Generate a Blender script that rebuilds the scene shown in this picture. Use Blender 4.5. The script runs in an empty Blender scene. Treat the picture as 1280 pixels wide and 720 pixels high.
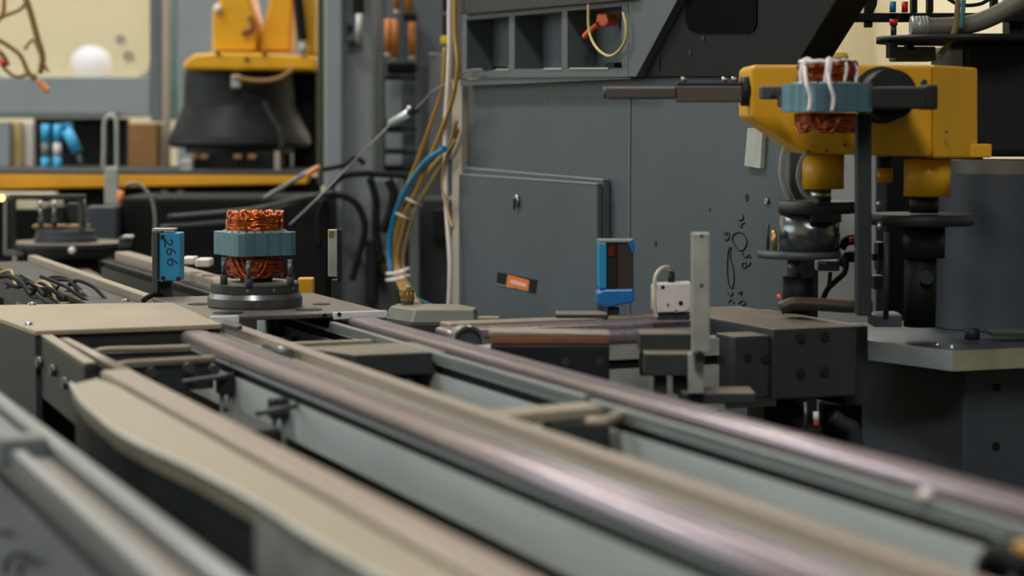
import bpy, bmesh, math, random
from mathutils import Vector, Matrix
random.seed(7)
scene = bpy.context.scene
col = scene.collection

# ------------------------------------------------------------------ camera
FPX = 2700.0                      # focal length in pixels of a 1280 px wide frame
PITCH = math.atan(210.0 / FPX)    # horizon lies 210 px above the centre
PSI = math.atan(1090.0 / math.hypot(FPX, 210.0))   # rails run away to the left
CAM = Vector((0.0, 0.0, 1.16))
cam_d = bpy.data.cameras.new('camera')
cam = bpy.data.objects.new('camera', cam_d)
col.objects.link(cam)
cam_d.sensor_width = 36.0
cam_d.lens = FPX / 1280.0 * 36.0
cam.location = CAM
cam.rotation_euler = (math.pi / 2 - PITCH, 0, -PSI)
cam_d.clip_start = 0.02
cam_d.clip_end = 60
cam_d.dof.use_dof = True
cam_d.dof.focus_distance = 3.15
cam_d.dof.aperture_fstop = 4.1
cam_d.dof.aperture_blades = 0
scene.camera = cam
RIGHT = Vector((math.cos(PSI), -math.sin(PSI), 0))
FWD = Vector((math.sin(PSI), math.cos(PSI), 0))
UP = Vector((0, 0, 1))

def ray(px, py):
    a = (px - 640.0) / FPX
    b = (360.0 - py) / FPX
    c, s = math.cos(PITCH), math.sin(PITCH)
    f = c + b * s
    u = b * c - s
    return RIGHT * a + FWD * f + UP * u

def V(px, py, d):
    r = ray(px, py)
    return CAM + r * (d / r.dot(FWD))
def atX(px, py, X):
    r = ray(px, py)
    return CAM + r * (X / r.x)
def atY(px, py, Y):
    r = ray(px, py)
    return CAM + r * (Y / r.y)
def atZ(px, py, Z):
    r = ray(px, py)
    return CAM + r * ((Z - CAM.z) / r.z)

# ------------------------------------------------------------------ world and light
world = bpy.data.worlds.new('hall_air')
scene.world = world
world.use_nodes = True
bg = world.node_tree.nodes['Background']
bg.inputs[0].default_value = (0.62, 0.78, 0.86, 1)
bg.inputs[1].default_value = 0.07
scene.view_settings.view_transform = 'Standard'
scene.view_settings.look = 'None'
scene.view_settings.gamma = 1.0
scene.view_settings.use_curve_mapping = False
scene.view_settings.exposure = -0.15

LAMPS = [  # x, y, z, length along y, width, watts
    (-0.3, -0.5, 3.7, 2.0, 0.4, 122),
    (-0.4, 4.6, 4.2, 2.4, 0.45, 110),
    (1.2, 6.9, 4.2, 2.4, 0.45, 95),
    (2.4, 3.6, 4.2, 2.4, 0.45, 28),
    (4.0, 7.2, 4.2, 2.4, 0.45, 60),
]
DAY = bpy.data.lights.new('added_daylight', 'AREA')   # added cool area light standing in for daylight from an unseen left window
DAY.shape = 'RECTANGLE'; DAY.size = 5.4; DAY.size_y = 2.2; DAY.energy = 85
DAY.color = (0.80, 0.94, 1.0)
day = bpy.data.objects.new('added_daylight', DAY)
col.objects.link(day)
day.location = (-2.93, 5.5, 2.3); day.rotation_euler = (math.pi / 2, 0, -math.pi / 2)

# ------------------------------------------------------------------ materials
def srgb(r, g, b):
    def f(v):
        v /= 255.0
        return v / 12.92 if v <= 0.04045 else ((v + 0.055) / 1.055) ** 2.4
    return (f(r), f(g), f(b), 1.0)

MATS = {}
def pm(name, c, rough=0.5, metal=0.0, var=0.16, scale=18.0, bump=0.0, dust=None, stretch=None, spec=0.5, emit=0.0, trans=0.0, alpha=1.0):
    if name in MATS:
        return MATS[name]
    m = bpy.data.materials.new(name)
    m.use_nodes = True
    nt = m.node_tree
    N, L = nt.nodes, nt.links
    b = N['Principled BSDF']
    col4 = srgb(*c)
    tc = N.new('ShaderNodeTexCoord')
    mp = N.new('ShaderNodeMapping')
    L.new(tc.outputs['Object'], mp.inputs['Vector'])
    if stretch:
        mp.inputs['Scale'].default_value = stretch
    nz = N.new('ShaderNodeTexNoise')
    nz.inputs['Scale'].default_value = scale
    nz.inputs['Detail'].default_value = 6
    nz.inputs['Roughness'].default_value = 0.62
    L.new(mp.outputs[0], nz.inputs['Vector'])
    rp = N.new('ShaderNodeValToRGB')
    rp.color_ramp.elements[0].position = 0.28
    rp.color_ramp.elements[1].position = 0.74
    rp.color_ramp.elements[0].color = [v * (1 - var) for v in col4[:3]] + [1]
    rp.color_ramp.elements[1].color = [min(1, v * (1 + var)) for v in col4[:3]] + [1]
    L.new(nz.outputs['Fac'], rp.inputs[0])
    out = rp.outputs[0]
    rr = N.new('ShaderNodeMapRange')
    rr.inputs['To Min'].default_value = max(0.03, rough - 0.1)
    rr.inputs['To Max'].default_value = min(1, rough + 0.12)
    L.new(nz.outputs['Fac'], rr.inputs['Value'])
    rough_out = rr.outputs[0]
    if dust:
        dc, amt = dust
        ge = N.new('ShaderNodeNewGeometry')
        sx = N.new('ShaderNodeSeparateXYZ')
        L.new(ge.outputs['Normal'], sx.inputs[0])
        mr = N.new('ShaderNodeMapRange')
        mr.inputs['From Min'].default_value = 0.55
        mr.inputs['From Max'].default_value = 0.95
        L.new(sx.outputs['Z'], mr.inputs['Value'])
        n2 = N.new('ShaderNodeTexNoise')
        n2.inputs['Scale'].default_value = scale * 0.45
        n2.inputs['Detail'].default_value = 4
        L.new(mp.outputs[0], n2.inputs['Vector'])
        m2 = N.new('ShaderNodeMapRange')
        m2.inputs['From Min'].default_value = 0.25
        m2.inputs['From Max'].default_value = 0.7
        m2.inputs['To Min'].default_value = amt * 0.5
        m2.inputs['To Max'].default_value = amt
        L.new(n2.outputs['Fac'], m2.inputs['Value'])
        mu = N.new('ShaderNodeMath')
        mu.operation = 'MULTIPLY'
        L.new(mr.outputs[0], mu.inputs[0])
        L.new(m2.outputs[0], mu.inputs[1])
        mx = N.new('ShaderNodeMix')
        mx.data_type = 'RGBA'
        L.new(mu.outputs[0], mx.inputs['Factor'])
        L.new(out, mx.inputs[6])
        mx.inputs[7].default_value = srgb(*dc)
        out = mx.outputs[2]
        if metal:
            mm = N.new('ShaderNodeMath')
            mm.operation = 'MULTIPLY_ADD'
            L.new(mu.outputs[0], mm.inputs[0])
            mm.inputs[1].default_value = -metal
            mm.inputs[2].default_value = metal
            L.new(mm.outputs[0], b.inputs['Metallic'])
    L.new(out, b.inputs['Base Color'])
    L.new(rough_out, b.inputs['Roughness'])
    if not (dust and metal):
        b.inputs['Metallic'].default_value = metal
    b.inputs['Specular IOR Level'].default_value = spec
    if bump:
        bp = N.new('ShaderNodeBump')
        bp.inputs['Strength'].default_value = bump
        bp.inputs['Distance'].default_value = 0.002
        L.new(nz.outputs['Fac'], bp.inputs['Height'])
        L.new(bp.outputs[0], b.inputs['Normal'])
    if emit:
        b.inputs['Emission Color'].default_value = col4
        b.inputs['Emission Strength'].default_value = emit
    if trans:
        b.inputs['Transmission Weight'].default_value = trans
    if alpha < 1:
        b.inputs['Alpha'].default_value = alpha
    MATS[name] = m
    return m

TAN = (158, 145, 126)
paint = pm('machine_grey_paint', (80, 89, 94), 0.5, spec=0.3, var=0.1, scale=6, bump=0.04)
paint_up = pm('casting_grey_paint', (84, 92, 97), 0.5, var=0.12, scale=9, bump=0.08)
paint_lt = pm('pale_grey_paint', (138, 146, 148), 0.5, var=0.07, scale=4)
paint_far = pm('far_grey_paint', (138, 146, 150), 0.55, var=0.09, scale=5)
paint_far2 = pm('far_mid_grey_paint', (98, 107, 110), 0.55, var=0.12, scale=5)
dark = pm('dark_steel_paint', (46, 52, 54), 0.5, var=0.22, scale=14, bump=0.05, spec=0.3)
dark_dust = pm('dusty_dark_steel', (50, 56, 57), 0.5, spec=0.3, var=0.2, scale=14, bump=0.05, dust=(TAN, 0.75))
darker = pm('blackened_steel', (32, 35, 36), 0.48, spec=0.25, var=0.25, scale=16, bump=0.04)
black = pm('black_rubber', (18, 19, 20), 0.6, var=0.3, scale=20, spec=0.2)
bluedark = pm('dark_blue_grey_paint', (62, 69, 78), 0.5, var=0.15, scale=5)
alu = pm('aluminium_profile', (204, 214, 214), 0.42, metal=0.15, var=0.08, scale=8, stretch=(6, 0.6, 6), dust=(TAN, 0.5))
alu_pl = pm('raw_aluminium', (188, 190, 186), 0.35, metal=0.6, var=0.12, scale=12)
alu_dirty = pm('stained_aluminium', (176, 180, 174), 0.45, metal=0.4, var=0.25, scale=22)
rail = pm('worn_rail_steel', (152, 139, 146), 0.28, metal=0.6, var=0.14, scale=10, stretch=(14, 0.35, 14), bump=0.02)
railtan = pm('dusty_rail_strip', (150, 137, 123), 0.45, metal=0.2, var=0.16, scale=12, stretch=(10, 0.5, 10))
railtan2 = pm('tan_wear_strip', (150, 140, 119), 0.5, metal=0.1, var=0.12, scale=12, stretch=(10, 0.5, 10))
coverm = pm('dusty_cover_sheet', (156, 142, 120), 0.5, metal=0.1, var=0.17, scale=7, stretch=(1, 3, 1), bump=0.03)
steel = pm('machined_steel', (160, 163, 162), 0.25, metal=0.9, var=0.12, scale=20)
steel_dk = pm('dark_machined_steel', (92, 97, 98), 0.32, metal=0.7, var=0.18, scale=20, dust=(TAN, 0.35))
plate_st = pm('ground_steel_plate', (92, 100, 104), 0.35, metal=0.6, var=0.2, scale=8, bump=0.02)
plate_edge = pm('ground_plate_edge', (168, 180, 184), .4, metal=.3, var=.2, scale=14)
copper = pm('enamelled_copper', (204, 114, 58), 0.18, metal=0.85, var=0.4, scale=60)
copper2 = pm('dark_copper', (150, 72, 40), 0.28, metal=0.7, var=0.5, scale=60)
lamin = pm('blue_grey_lamination', (92, 128, 142), 0.38, metal=0.45, var=0.14, scale=30, stretch=(1, 1, 14))
lamin_top = pm('lamination_face', (196, 204, 206), 0.35, metal=0.5, var=0.1, scale=40)
yellow = pm('robot_yellow_paint', (224, 166, 22), 0.42, var=0.1, scale=7, bump=0.03)
yellow_b = pm('beam_yellow_paint', (226, 160, 30), 0.5, var=0.14, scale=7, dust=((214, 176, 90), 0.6))
blue_p = pm('sensor_blue', (34, 142, 190), 0.4, var=0.06, scale=12)
blue_t = pm('blue_tape', (16, 108, 176), 0.35, var=0.1, scale=30, bump=0.1)
blue_c = pm('blue_hose', (10, 122, 166), 0.35, var=0.08, scale=12)
cyan_p = pm('cyan_plastic', (60, 170, 220), 0.4, var=0.08, scale=12)
white_p = pm('white_plastic', (226, 220, 214), 0.4, var=0.05, scale=12)
white_d = pm('dirty_white_box', (214, 206, 208), 0.45, var=0.1, scale=26)
ink = pm('black_ink', (10, 12, 14), 0.6, var=0.1)
cream = pm('cream_wall_paint', (222, 210, 176), 0.7, var=0.05, scale=1.5)
beige = pm('beige_edge_trim', (166, 156, 142), 0.55, var=0.1, scale=10)
ycable = pm('yellow_cable_sheath', (178, 134, 44), 0.4, var=0.12, scale=12)
tcable = pm('tan_cable_sheath', (166, 138, 86), 0.4, var=0.12, scale=12)
wcable = pm('white_cable_sheath', (232, 220, 212), 0.4, var=0.05, scale=12)
gcable = pm('grey_cable_sheath', (120, 126, 122), 0.4, var=0.1, scale=12)
orange = pm('orange_plastic', (236, 96, 22), 0.4, var=0.1, scale=20)
orange_d = pm('orange_connector', (222, 138, 64), 0.45, var=0.14, scale=14)
red_p = pm('red_plastic', (200, 30, 26), 0.4, var=0.1)
brass = pm('brass', (170, 140, 84), 0.3, metal=0.8, var=0.2, scale=40)
brown = pm('brown_board', (150, 108, 62), 0.7, var=0.16, scale=10)
rust = pm('rusty_strip', (122, 78, 46), 0.6, var=0.3, scale=24)
mirror = pm('brown_mirror_face', (92, 82, 80), 0.15, metal=0.6, var=0.08, scale=6)
concrete = pm('dark_concrete', (70, 70, 68), 0.7, var=0.2, scale=3, bump=0.1)
lace = pm('white_lacing_cord', (232, 226, 226), 0.6, var=0.05)
teal_tube = pm('teal_tube', (64, 128, 134), 0.4, var=0.1)
lampglow = pm('lamp_diffuser', (255, 250, 240), 0.5, var=0.0, emit=6.0)
indic = pm('amber_indicator', (255, 190, 90), 0.4, var=0.0, emit=8.0)
redind = pm('red_indicator', (255, 70, 40), 0.4, var=0.0, emit=0.5)
clear = pm('clear_plastic_tube', (190, 200, 200), 0.15, var=0.05, trans=0.0, alpha=0.45)

def glass_mat():
    m = bpy.data.materials.new('guard_window_plastic')
    m.use_nodes = True
    b = m.node_tree.nodes['Principled BSDF']
    b.inputs['Base Color'].default_value = srgb(240, 228, 190)
    b.inputs['Roughness'].default_value = 0.12
    b.inputs['Alpha'].default_value = 0.35
    return m
guardglass = glass_mat()

# ------------------------------------------------------------------ mesh builder
class MB:
    def __init__(s):
        s.v = []; s.f = []; s.sm = []
    def add(s, verts, faces, smooth=False):
        o = len(s.v)
        s.v += [Vector(p) for p in verts]
        for f in faces:
            s.f.append([i + o for i in f]); s.sm.append(smooth)
        return s
    def hexa(s, a, b):            # a: bottom/front ring of 4, b: the other ring of 4
        return s.prism(a, None, b)
    def prism(s, poly, vec=None, other=None, smooth=False):
        n = len(poly)
        p = [Vector(q) for q in poly]
        q = [Vector(t) for t in other] if other else [t + Vector(vec) for t in p]
        fs = [list(range(n))[::-1], list(range(n, 2 * n))]
        o = len(s.v)
        s.v += p + q
        for f in fs:
            s.f.append([i + o for i in f]); s.sm.append(False)
        for i in range(n):
            j = (i + 1) % n
            s.f.append([o + i, o + j, o + n + j, o + n + i]); s.sm.append(smooth)
        return s
    def box(s, x0, x1, y0, y1, z0, z1):
        a = [(x0, y0, z0), (x1, y0, z0), (x1, y1, z0), (x0, y1, z0)]
        return s.prism(a, (0, 0, z1 - z0))
    def vbox(s, px0, px1, py0, py1, d, t):   # block facing the aisle, front face at distance d
        a = [V(px0, py1, d), V(px1, py1, d), V(px1, py0, d), V(px0, py0, d)]
        return s.prism(a, FWD * t)
    def vpoly(s, pts, d, t):
        return s.prism([V(x, y, d) for x, y in pts], FWD * t)
    def xpoly(s, pts, X, t):                 # outline lying in a plane of constant X, thickness t towards +X
        return s.prism([atX(x, y, X) for x, y in pts], Vector((t, 0, 0)))
    def ext_y(s, sec, y0, y1, smooth=False):
        return s.prism([(x, y0, z) for x, z in sec], (0, y1 - y0, 0), smooth=smooth)
    def ext_x(s, sec, x0, x1):
        return s.prism([(x0, y, z) for y, z in sec], (x1 - x0, 0, 0))
    def frame(s, d):
        d = d.normalized()
        u = d.cross(Vector((0, 0, 1)))
        if u.length < 1e-4:
            u = Vector((1, 0, 0))
        u.normalize()
        return u, d.cross(u).normalized()
    def cyl(s, p0, p1, r, r1=None, n=20):
        p0 = Vector(p0); p1 = Vector(p1)
        r1 = r if r1 is None else r1
        u, w = s.frame(p1 - p0)
        ring = lambda c, rr: [c + u * (rr * math.cos(2 * math.pi * i / n)) + w * (rr * math.sin(2 * math.pi * i / n)) for i in range(n)]
        return s.prism(ring(p0, r), None, ring(p1, r1), smooth=True)
    def lathe(s, base, prof, n=32, axis=(0, 0, 1)):   # prof: (radius, height) along axis, sharp profile corners
        base = Vector(base); ax = Vector(axis).normalized()
        u, w = s.frame(ax)
        for (r0, h0), (r1, h1) in zip(prof, prof[1:]):
            o = len(s.v)
            for r, h in ((r0, h0), (r1, h1)):
                for i in range(n):
                    a = 2 * math.pi * i / n
                    s.v.append(base + ax * h + u * (r * math.cos(a)) + w * (r * math.sin(a)))
            for i in range(n):
                j = (i + 1) % n
                s.f.append([o + i, o + j, o + n + j, o + n + i]); s.sm.append(abs(h1 - h0) > 1e-6)
        return s
    def tube(s, pts, r, n=8, sub=5, closed=False, rfun=None):
        P = [Vector(p) for p in pts]
        Q = []
        m = len(P)
        if sub > 1 and m > 2:
            rng = range(m if closed else m - 1)
            for i in rng:
                if closed:
                    a, b, c, d = P[(i - 1) % m], P[i], P[(i + 1) % m], P[(i + 2) % m]
                else:
                    a, b, c, d = P[max(i - 1, 0)], P[i], P[i + 1], P[min(i + 2, m - 1)]
                for k in range(sub):
                    t = k / sub
                    Q.append(0.5 * ((2 * b) + (c - a) * t + (2 * a - 5 * b + 4 * c - d) * t * t + (3 * b - a - 3 * c + d) * t ** 3))
            if not closed:
                Q.append(P[-1])
        else:
            Q = P
        k = len(Q)
        o = len(s.v)
        pu = None
        for i, c in enumerate(Q):
            t = (Q[(i + 1) % k] - Q[i - 1]) if closed else (Q[min(i + 1, k - 1)] - Q[max(i - 1, 0)])
            if t.length < 1e-9:
                t = Vector((0, 0, 1))
            t.normalize()
            if pu is None:
                pu, _ = s.frame(t)
            pu = (pu - t * pu.dot(t))
            if pu.length < 1e-6:
                pu, _ = s.frame(t)
            pu.normalize()
            w = t.cross(pu)
            rr = rfun(i, k) * r if rfun else r
            for j in range(n):
                a = 2 * math.pi * j / n
                s.v.append(c + pu * (rr * math.cos(a)) + w * (rr * math.sin(a)))
        for i in range(k if closed else k - 1):
            i2 = (i + 1) % k
            for j in range(n):
                j2 = (j + 1) % n
                s.f.append([o + i * n + j, o + i * n + j2, o + i2 * n + j2, o + i2 * n + j]); s.sm.append(True)
        if not closed:
            s.f.append([o + j for j in range(n)][::-1]); s.sm.append(False)
            s.f.append([o + (k - 1) * n + j for j in range(n)]); s.sm.append(False)
        return s
    def sphere(s, c, r, n=14, sz=1.0):
        prof = [(r * math.sin(math.pi * i / 8) + 1e-5, -r * sz * math.cos(math.pi * i / 8)) for i in range(9)]
        return s.lathe(c, prof, n)
    def build(s, name, mat, parent=None, bevel=0.0, origin=None):
        me = bpy.data.meshes.new(name)
        if parent is not None:
            r = parent
            while r.parent:
                r = r.parent
            org = Vector(r['org'])
        else:
            xs = [p.x for p in s.v]; ys = [p.y for p in s.v]; zs = [p.z for p in s.v]
            org = Vector(((min(xs) + max(xs)) / 2, (min(ys) + max(ys)) / 2, min(zs)))
        me.from_pydata([p - org for p in s.v], [], s.f)
        for p, sm in zip(me.polygons, s.sm):
            p.use_smooth = sm
        me.materials.append(mat)
        bm = bmesh.new(); bm.from_mesh(me)
        bmesh.ops.recalc_face_normals(bm, faces=bm.faces)
        bm.to_mesh(me); bm.free()
        ob = bpy.data.objects.new(name, me)
        col.objects.link(ob)
        if parent is not None:
            ob.parent = parent
        else:
            ob.location = org
            ob['org'] = list(org)
        if bevel:
            md = ob.modifiers.new('bevel', 'BEVEL')
            md.width = bevel; md.segments = 2; md.limit_method = 'ANGLE'
            md.angle_limit = math.radians(40)
        return ob

def thing(name, label, cat, loc, group=None):
    o = bpy.data.objects.new(name, None)
    col.objects.link(o)
    o.location = Vector(loc)
    o.empty_display_size = 0.05
    o['org'] = list(Vector(loc))
    o['label'] = label; o['category'] = cat
    if group:
        o['group'] = group
    return o
def tag(o, label, cat, group=None, kind=None):
    o['label'] = label; o['category'] = cat
    if group: o['group'] = group
    if kind: o['kind'] = kind
    return o
def struct(o):
    o['kind'] = 'structure'
    return o
def put(src, loc, parent=None, name=None):     # another copy of a small part that shares its mesh
    c = src.copy(); col.objects.link(c)
    c.parent = parent
    c.location = loc
    return c
def fpy(d):          # image row where the floor lies at distance d
    return 150 + 1.16 * FPX / d
def vcyl(m, px, py0, py1, rpx, d, n=20, rpx1=None):
    z0 = V(px, py1, d).z; z1 = V(px, py0, d).z
    c = V(px, (py0 + py1) / 2, d)
    m.cyl((c.x, c.y, z0), (c.x, c.y, z1), rpx * d / FPX, None if rpx1 is None else rpx1 * d / FPX, n)
    return m
def vt(pts, r, d=None, n=8, sub=5, **k):
    P = [V(p[0], p[1], p[2] if len(p) > 2 else d) for p in pts]
    dd = d if d else pts[0][2]
    return MB().tube(P, r * dd / FPX, n, sub, **k)

ZR = 0.90            # height of the conveyor running surface

# ================================================================== setting
struct(MB().box(-5, 9, -3, 9.2, -0.1, 0).build('floor', concrete))
struct(MB().box(-5, 9, 9.0, 9.2, 0, 5).build('wall_back', cream))
struct(MB().box(5.5, 5.7, -3, 9.0, 0, 5).build('wall_right', cream))
wlm = MB()
for x0, x1, z0, z1 in ((-3, 2.8, 0, 5), (8.2, 9.0, 0, 5), (2.8, 8.2, 0, 1.2), (2.8, 8.2, 3.4, 5)):
    wlm.box(-3.1, -3.0, x0, x1, z0, z1)
struct(wlm.build('wall_left', cream))
win = struct(MB().box(-3.05, -3.04, 2.8, 8.2, 1.2, 3.4).build('added_window_1', pm('frosted_window', (225, 235, 240), .3, var=.02)))  # window added out of view to go with the light from the left
for y in (2.8, 4.6, 6.4, 8.16):
    MB().box(-3.1, -2.99, y, y + .04, 1.2, 3.4).build('added_window_frame', white_p, win)
w2 = struct(MB().box(3.7, 5.3, 8.96, 8.99, 1.95, 3.3).build('added_window_2', pm('added_window_glow', (250, 250, 255), .4, var=0, emit=4.5)))  # glowing pane added above the frame for bright reflections on the rails
for x in (3.7, 4.48, 5.26):
    MB().box(x, x + .04, 8.93, 8.995, 1.95, 3.3).build('added_window_frame', white_p, w2)
blocker = thing('added_blocker', 'added dark sheet as light hood over the gripper robot above the picture', 'blocker', (1.95, 2.4, 1.9))
MB().box(1.5, 2.7, 1.75, 3.1, 1.9, 1.93).build('shading_sheet', pm('blocker_grey', (50, 54, 56), .5), blocker)  # unseen sheet added to keep overhead light off the right side
for x, y in ((1.52, 1.77), (2.68, 1.77), (2.68, 3.08)):
    MB().box(x - .02, x + .02, y - .02, y + .02, 1.931, 5.0).build('hanger', pm('blocker_grey', (50, 54, 56), .5), blocker)
for i, (x, y, z, ln, w, watt) in enumerate(LAMPS):
    t = thing('ceiling_luminaire', ['long tube luminaire hanging left of the conveyors near the camera',
              'long tube luminaire hanging over the left aisle further back', 'long tube luminaire hanging in front of the cream wall',
              'long tube luminaire hanging over the cross conveyor', 'long tube luminaire hanging behind the grey machine'][i], 'ceiling light', (x, y, z), 'ceiling luminaires')
    MB().box(x - w / 2, x + w / 2, y - ln / 2, y + ln / 2, z + 0.02, z + 0.1).build('housing', white_p, t)
    for k in (-1, 1):
        MB().cyl((x, y + k * ln * 0.4, z + 0.1), (x, y + k * ln * 0.4, 5.0), 0.006, n=8).build('suspension_rod', steel, t)
    ld = bpy.data.lights.new('tube_light', 'AREA')
    ld.shape = 'RECTANGLE'; ld.size = w; ld.size_y = ln; ld.energy = watt
    ld.color = (1.0, 0.95, 0.88)
    lo = bpy.data.objects.new('tube_light', ld)
    col.objects.link(lo); lo.parent = t; lo.location = (0, 0, 0.01)

# ================================================================== main pallet conveyor
lipm = pm('grey_lip_strip', (124, 130, 128), .4, metal=.3, var=.12, scale=10, stretch=(10, .5, 10))
conv = thing('pallet_conveyor', 'long twin-rail pallet conveyor running diagonally through the picture', 'conveyor', (0.755, 2.9, 0))
def beam_sec(x0, x1, zt, zb, s0, s1, dep=0.01):
    return [(x0, zt), (x1, zt), (x1, s1), (x1 - dep, s1), (x1 - dep, s0), (x1, s0), (x1, zb), (x0, zb), (x0, s0), (x0 + dep, s0), (x0 + dep, s1), (x0, s1)]
def rail_sec(x0, x1, z0, z1, r0, r1):     # rounded top corners r0 (left) and r1 (right)
    pts = [(x0, z0), (x1, z0)]
    for k in range(5):
        a = math.pi / 2 * k / 4
        pts.append((x1 - r1 + r1 * math.cos(a), z1 - r1 + r1 * math.sin(a)))
    for k in range(5):
        a = math.pi / 2 * k / 4
        pts.append((x0 + r0 - r0 * math.sin(a), z1 - r0 + r0 * math.cos(a)))
    return pts
Y0, Y1 = 0.35, atZ(30, 319, 0.9).y
# left rail line
MB().ext_y(beam_sec(0.608, 0.699, 0.8885, 0.834, 0.8735, 0.8830, 0.014), Y0, 3.06).build('side_beam', alu, conv)
MB().ext_y(beam_sec(0.608, 0.699, 0.8885, 0.834, 0.8735, 0.8830, 0.014), 3.061, Y1).build('side_beam', dark, conv)
for x0_, x1_ in ((0.612, 0.6219), (0.6851, 0.694)):
    MB().box(x0_, x1_, Y0 + .01, Y1 - .01, 0.8736, 0.8829).build('slot_shade_strip', black, conv)  # black strips set in the slots to paint their shade
MB().ext_y(rail_sec(0.605, 0.640, 0.8887, 0.903, 0.010, 0.007), Y0, 2.74, True).build('guide_rail', rail, conv)
MB().ext_y(rail_sec(0.684, 0.701, 0.8887, 0.901, 0.002, 0.002), Y0, Y1 - 0.02).build('wear_strip', railtan, conv)
for x0_, x1_, z_ in ((0.6435, 0.650, .8995), (0.653, 0.6605, .8975)):
    MB().ext_y(rail_sec(x0_, x1_, 0.8887, z_, 0.002, 0.002), Y0, 2.72).build('belt_edge', steel_dk, conv)
# right rail line
MB().ext_y(beam_sec(0.829, 0.889, 0.8868, 0.826, 0.873, 0.8835, 0.014), Y0, 3.06).build('side_beam', alu, conv)
MB().ext_y(beam_sec(0.829, 0.889, 0.8868, 0.826, 0.873, 0.8835, 0.014), 3.061, Y1).build('side_beam', dark, conv)
for x0_, x1_ in ((0.834, 0.8429), (0.8751, 0.885)):
    MB().box(x0_, x1_, Y0 + .01, Y1 - .01, 0.8731, 0.8834).build('slot_shade_strip', black, conv)
MB().ext_y(rail_sec(0.850, 0.894, 0.8869, 0.903, 0.006, 0.015), Y0, 3.06, True).build('guide_rail', rail, conv)
MB().ext_y(rail_sec(0.856, 0.888, 0.8869, 0.903, 0.004, 0.004), 3.061, Y1).build('guide_rail', railtan, conv)
MB().ext_y(rail_sec(0.826, 0.8345, 0.8869, 0.898, 0.002, 0.002), 1.87, 2.69).build('wear_strip', lipm, conv)
MB().ext_y(rail_sec(0.828, 0.8345, 0.8869, 0.896, 0.002, 0.002), Y0, 1.86).build('wear_strip', lipm, conv)
MB().ext_y(rail_sec(0.8365, 0.8485, 0.8869, 0.889, 0.001, 0.001), Y0, Y1).build('belt_edge', black, conv)
# legs, and dark rails and tray added to darken the space below
MB().box(0.64, 0.68, Y0, Y1, 0.70, 0.833).build('dark_fill_rail', dark, conv)
MB().box(0.84, 0.88, Y0, Y1, 0.70, 0.825).build('dark_fill_rail', dark, conv)
MB().box(0.64, 0.88, Y0, Y1, 0.685, 0.699).build('dark_fill_tray', darker, conv)
for y in (0.6, 2.0, 3.4, 3.95):
    for x in (0.66, 0.86):
        MB().box(x - .025, x + .025, y - .025, y + .025, 0, 0.684).build('leg', dark, conv, 0.003)
# ---- pallet lift unit seen between the rails
lift = thing('lift_unit', 'dark pallet lifting unit with round piston between the two rails', 'lift unit', (0.76, 2.66, 0.70))
MB().box(0.705, 0.824, 2.44, 2.80, 0.70, 0.845).build('lift_body', darker, lift, 0.003)
MB().box(0.71, 0.815, 2.52, 2.72, 0.8455, 0.858).build('top_plate', bluedark, lift, 0.002)
c = atZ(346, 408, 0.87)
MB().lathe((c.x, c.y, 0.8585), [(0.0, 0), (0.024, 0), (0.024, .005), (0.015, .006), (0.015, .034), (0.0, .034)], 24).build('piston', steel_dk, lift)
for px, py in ((370, 425), (402, 416)):
    c = atZ(px, py, 0.859)
    MB().cyl((c.x, c.y, 0.8582), (c.x, c.y, 0.864), 0.006, n=12).build('bolt', steel, lift)
# ---- stop plate (chamfered) across the conveyor
stop = thing('stop_unit', 'dusty chamfered cross plate with rollers beneath between the rails', 'stop unit', (0.79, 2.36, 0.70))
sp = [(0.704, 2.405), (0.738, 2.30), (0.845, 2.295), (0.845, 2.41)]
MB().prism([(x, y, 0.872) for x, y in sp], (0, 0, 0.0255)).build('stop_plate', dark_dust, stop, 0.002)
MB().box(0.740, 0.775, 2.315, 2.39, 0.70, 0.8715).build('support_block', darker, stop, 0.002)
for x in (0.785, 0.800):
    MB().cyl((x, 2.305, 0.858), (x, 2.335, 0.858), 0.010, n=18).build('roller', steel_dk, stop)
MB().box(0.779, 0.826, 2.34, 2.40, 0.70, 0.8715).build('support_block', dark, stop, 0.002)
for i, y in enumerate((2.445, 2.505)):
    s_ = thing('cross_rod', ['thin dusty cross bar next to the chamfered stop plate', 'thin dusty cross bar nearer to the stator pallet'][i], 'bar', (0.76, y, 0.88), 'thin cross bars between the rails')
    MB().box(0.7025, 0.823, y - 0.006, y + 0.006, 0.8865, 0.8925).build('bar', railtan2, s_, 0.002)
    MB().box(0.7025, 0.823, y - 0.005, y + 0.005, 0.861, 0.8862).build('web', dark, s_)
# front cross bar with bent rod
fb = thing('cross_bar', 'tan flat cross bar with bent rod in the middle foreground', 'bar', (0.77, 1.82, 0.70))
MB().prism([(0.7025, 1.79, 0.884), (0.822, 1.815, 0.884), (0.822, 1.855, 0.884), (0.7025, 1.83, 0.884)], (0, 0, 0.011)).build('flat_bar', railtan2, fb, 0.002)
MB().box(0.765, 0.823, 1.80, 1.83, 0.70, 0.8835).build('valve_body', dark, fb, 0.003)
MB().tube([atZ(735, 528, 0.886), atZ(756, 527, 0.888), atZ(775, 519, 0.89), atZ(785, 517, 0.884), atZ(787, 528, 0.872)], 0.005, 8).build('bent_rod', railtan, fb)
# stop pin cylinder lying by the left rail
pin = thing('stop_pin', 'short steel pin cylinder lying in the groove of the left rail', 'pin', (0.668, 2.36, 0.896))
a = Vector((0.6725, 2.44, 0.8965)); b_ = Vector((0.6725, 2.34, 0.8965))
MB().cyl(a, b_, 0.0058, n=18).build('pin_body', steel_dk, pin)
MB().sphere(a + Vector((0, 0.004, 0)), 0.0052, 12).build('pin_tip', steel, pin)
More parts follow.
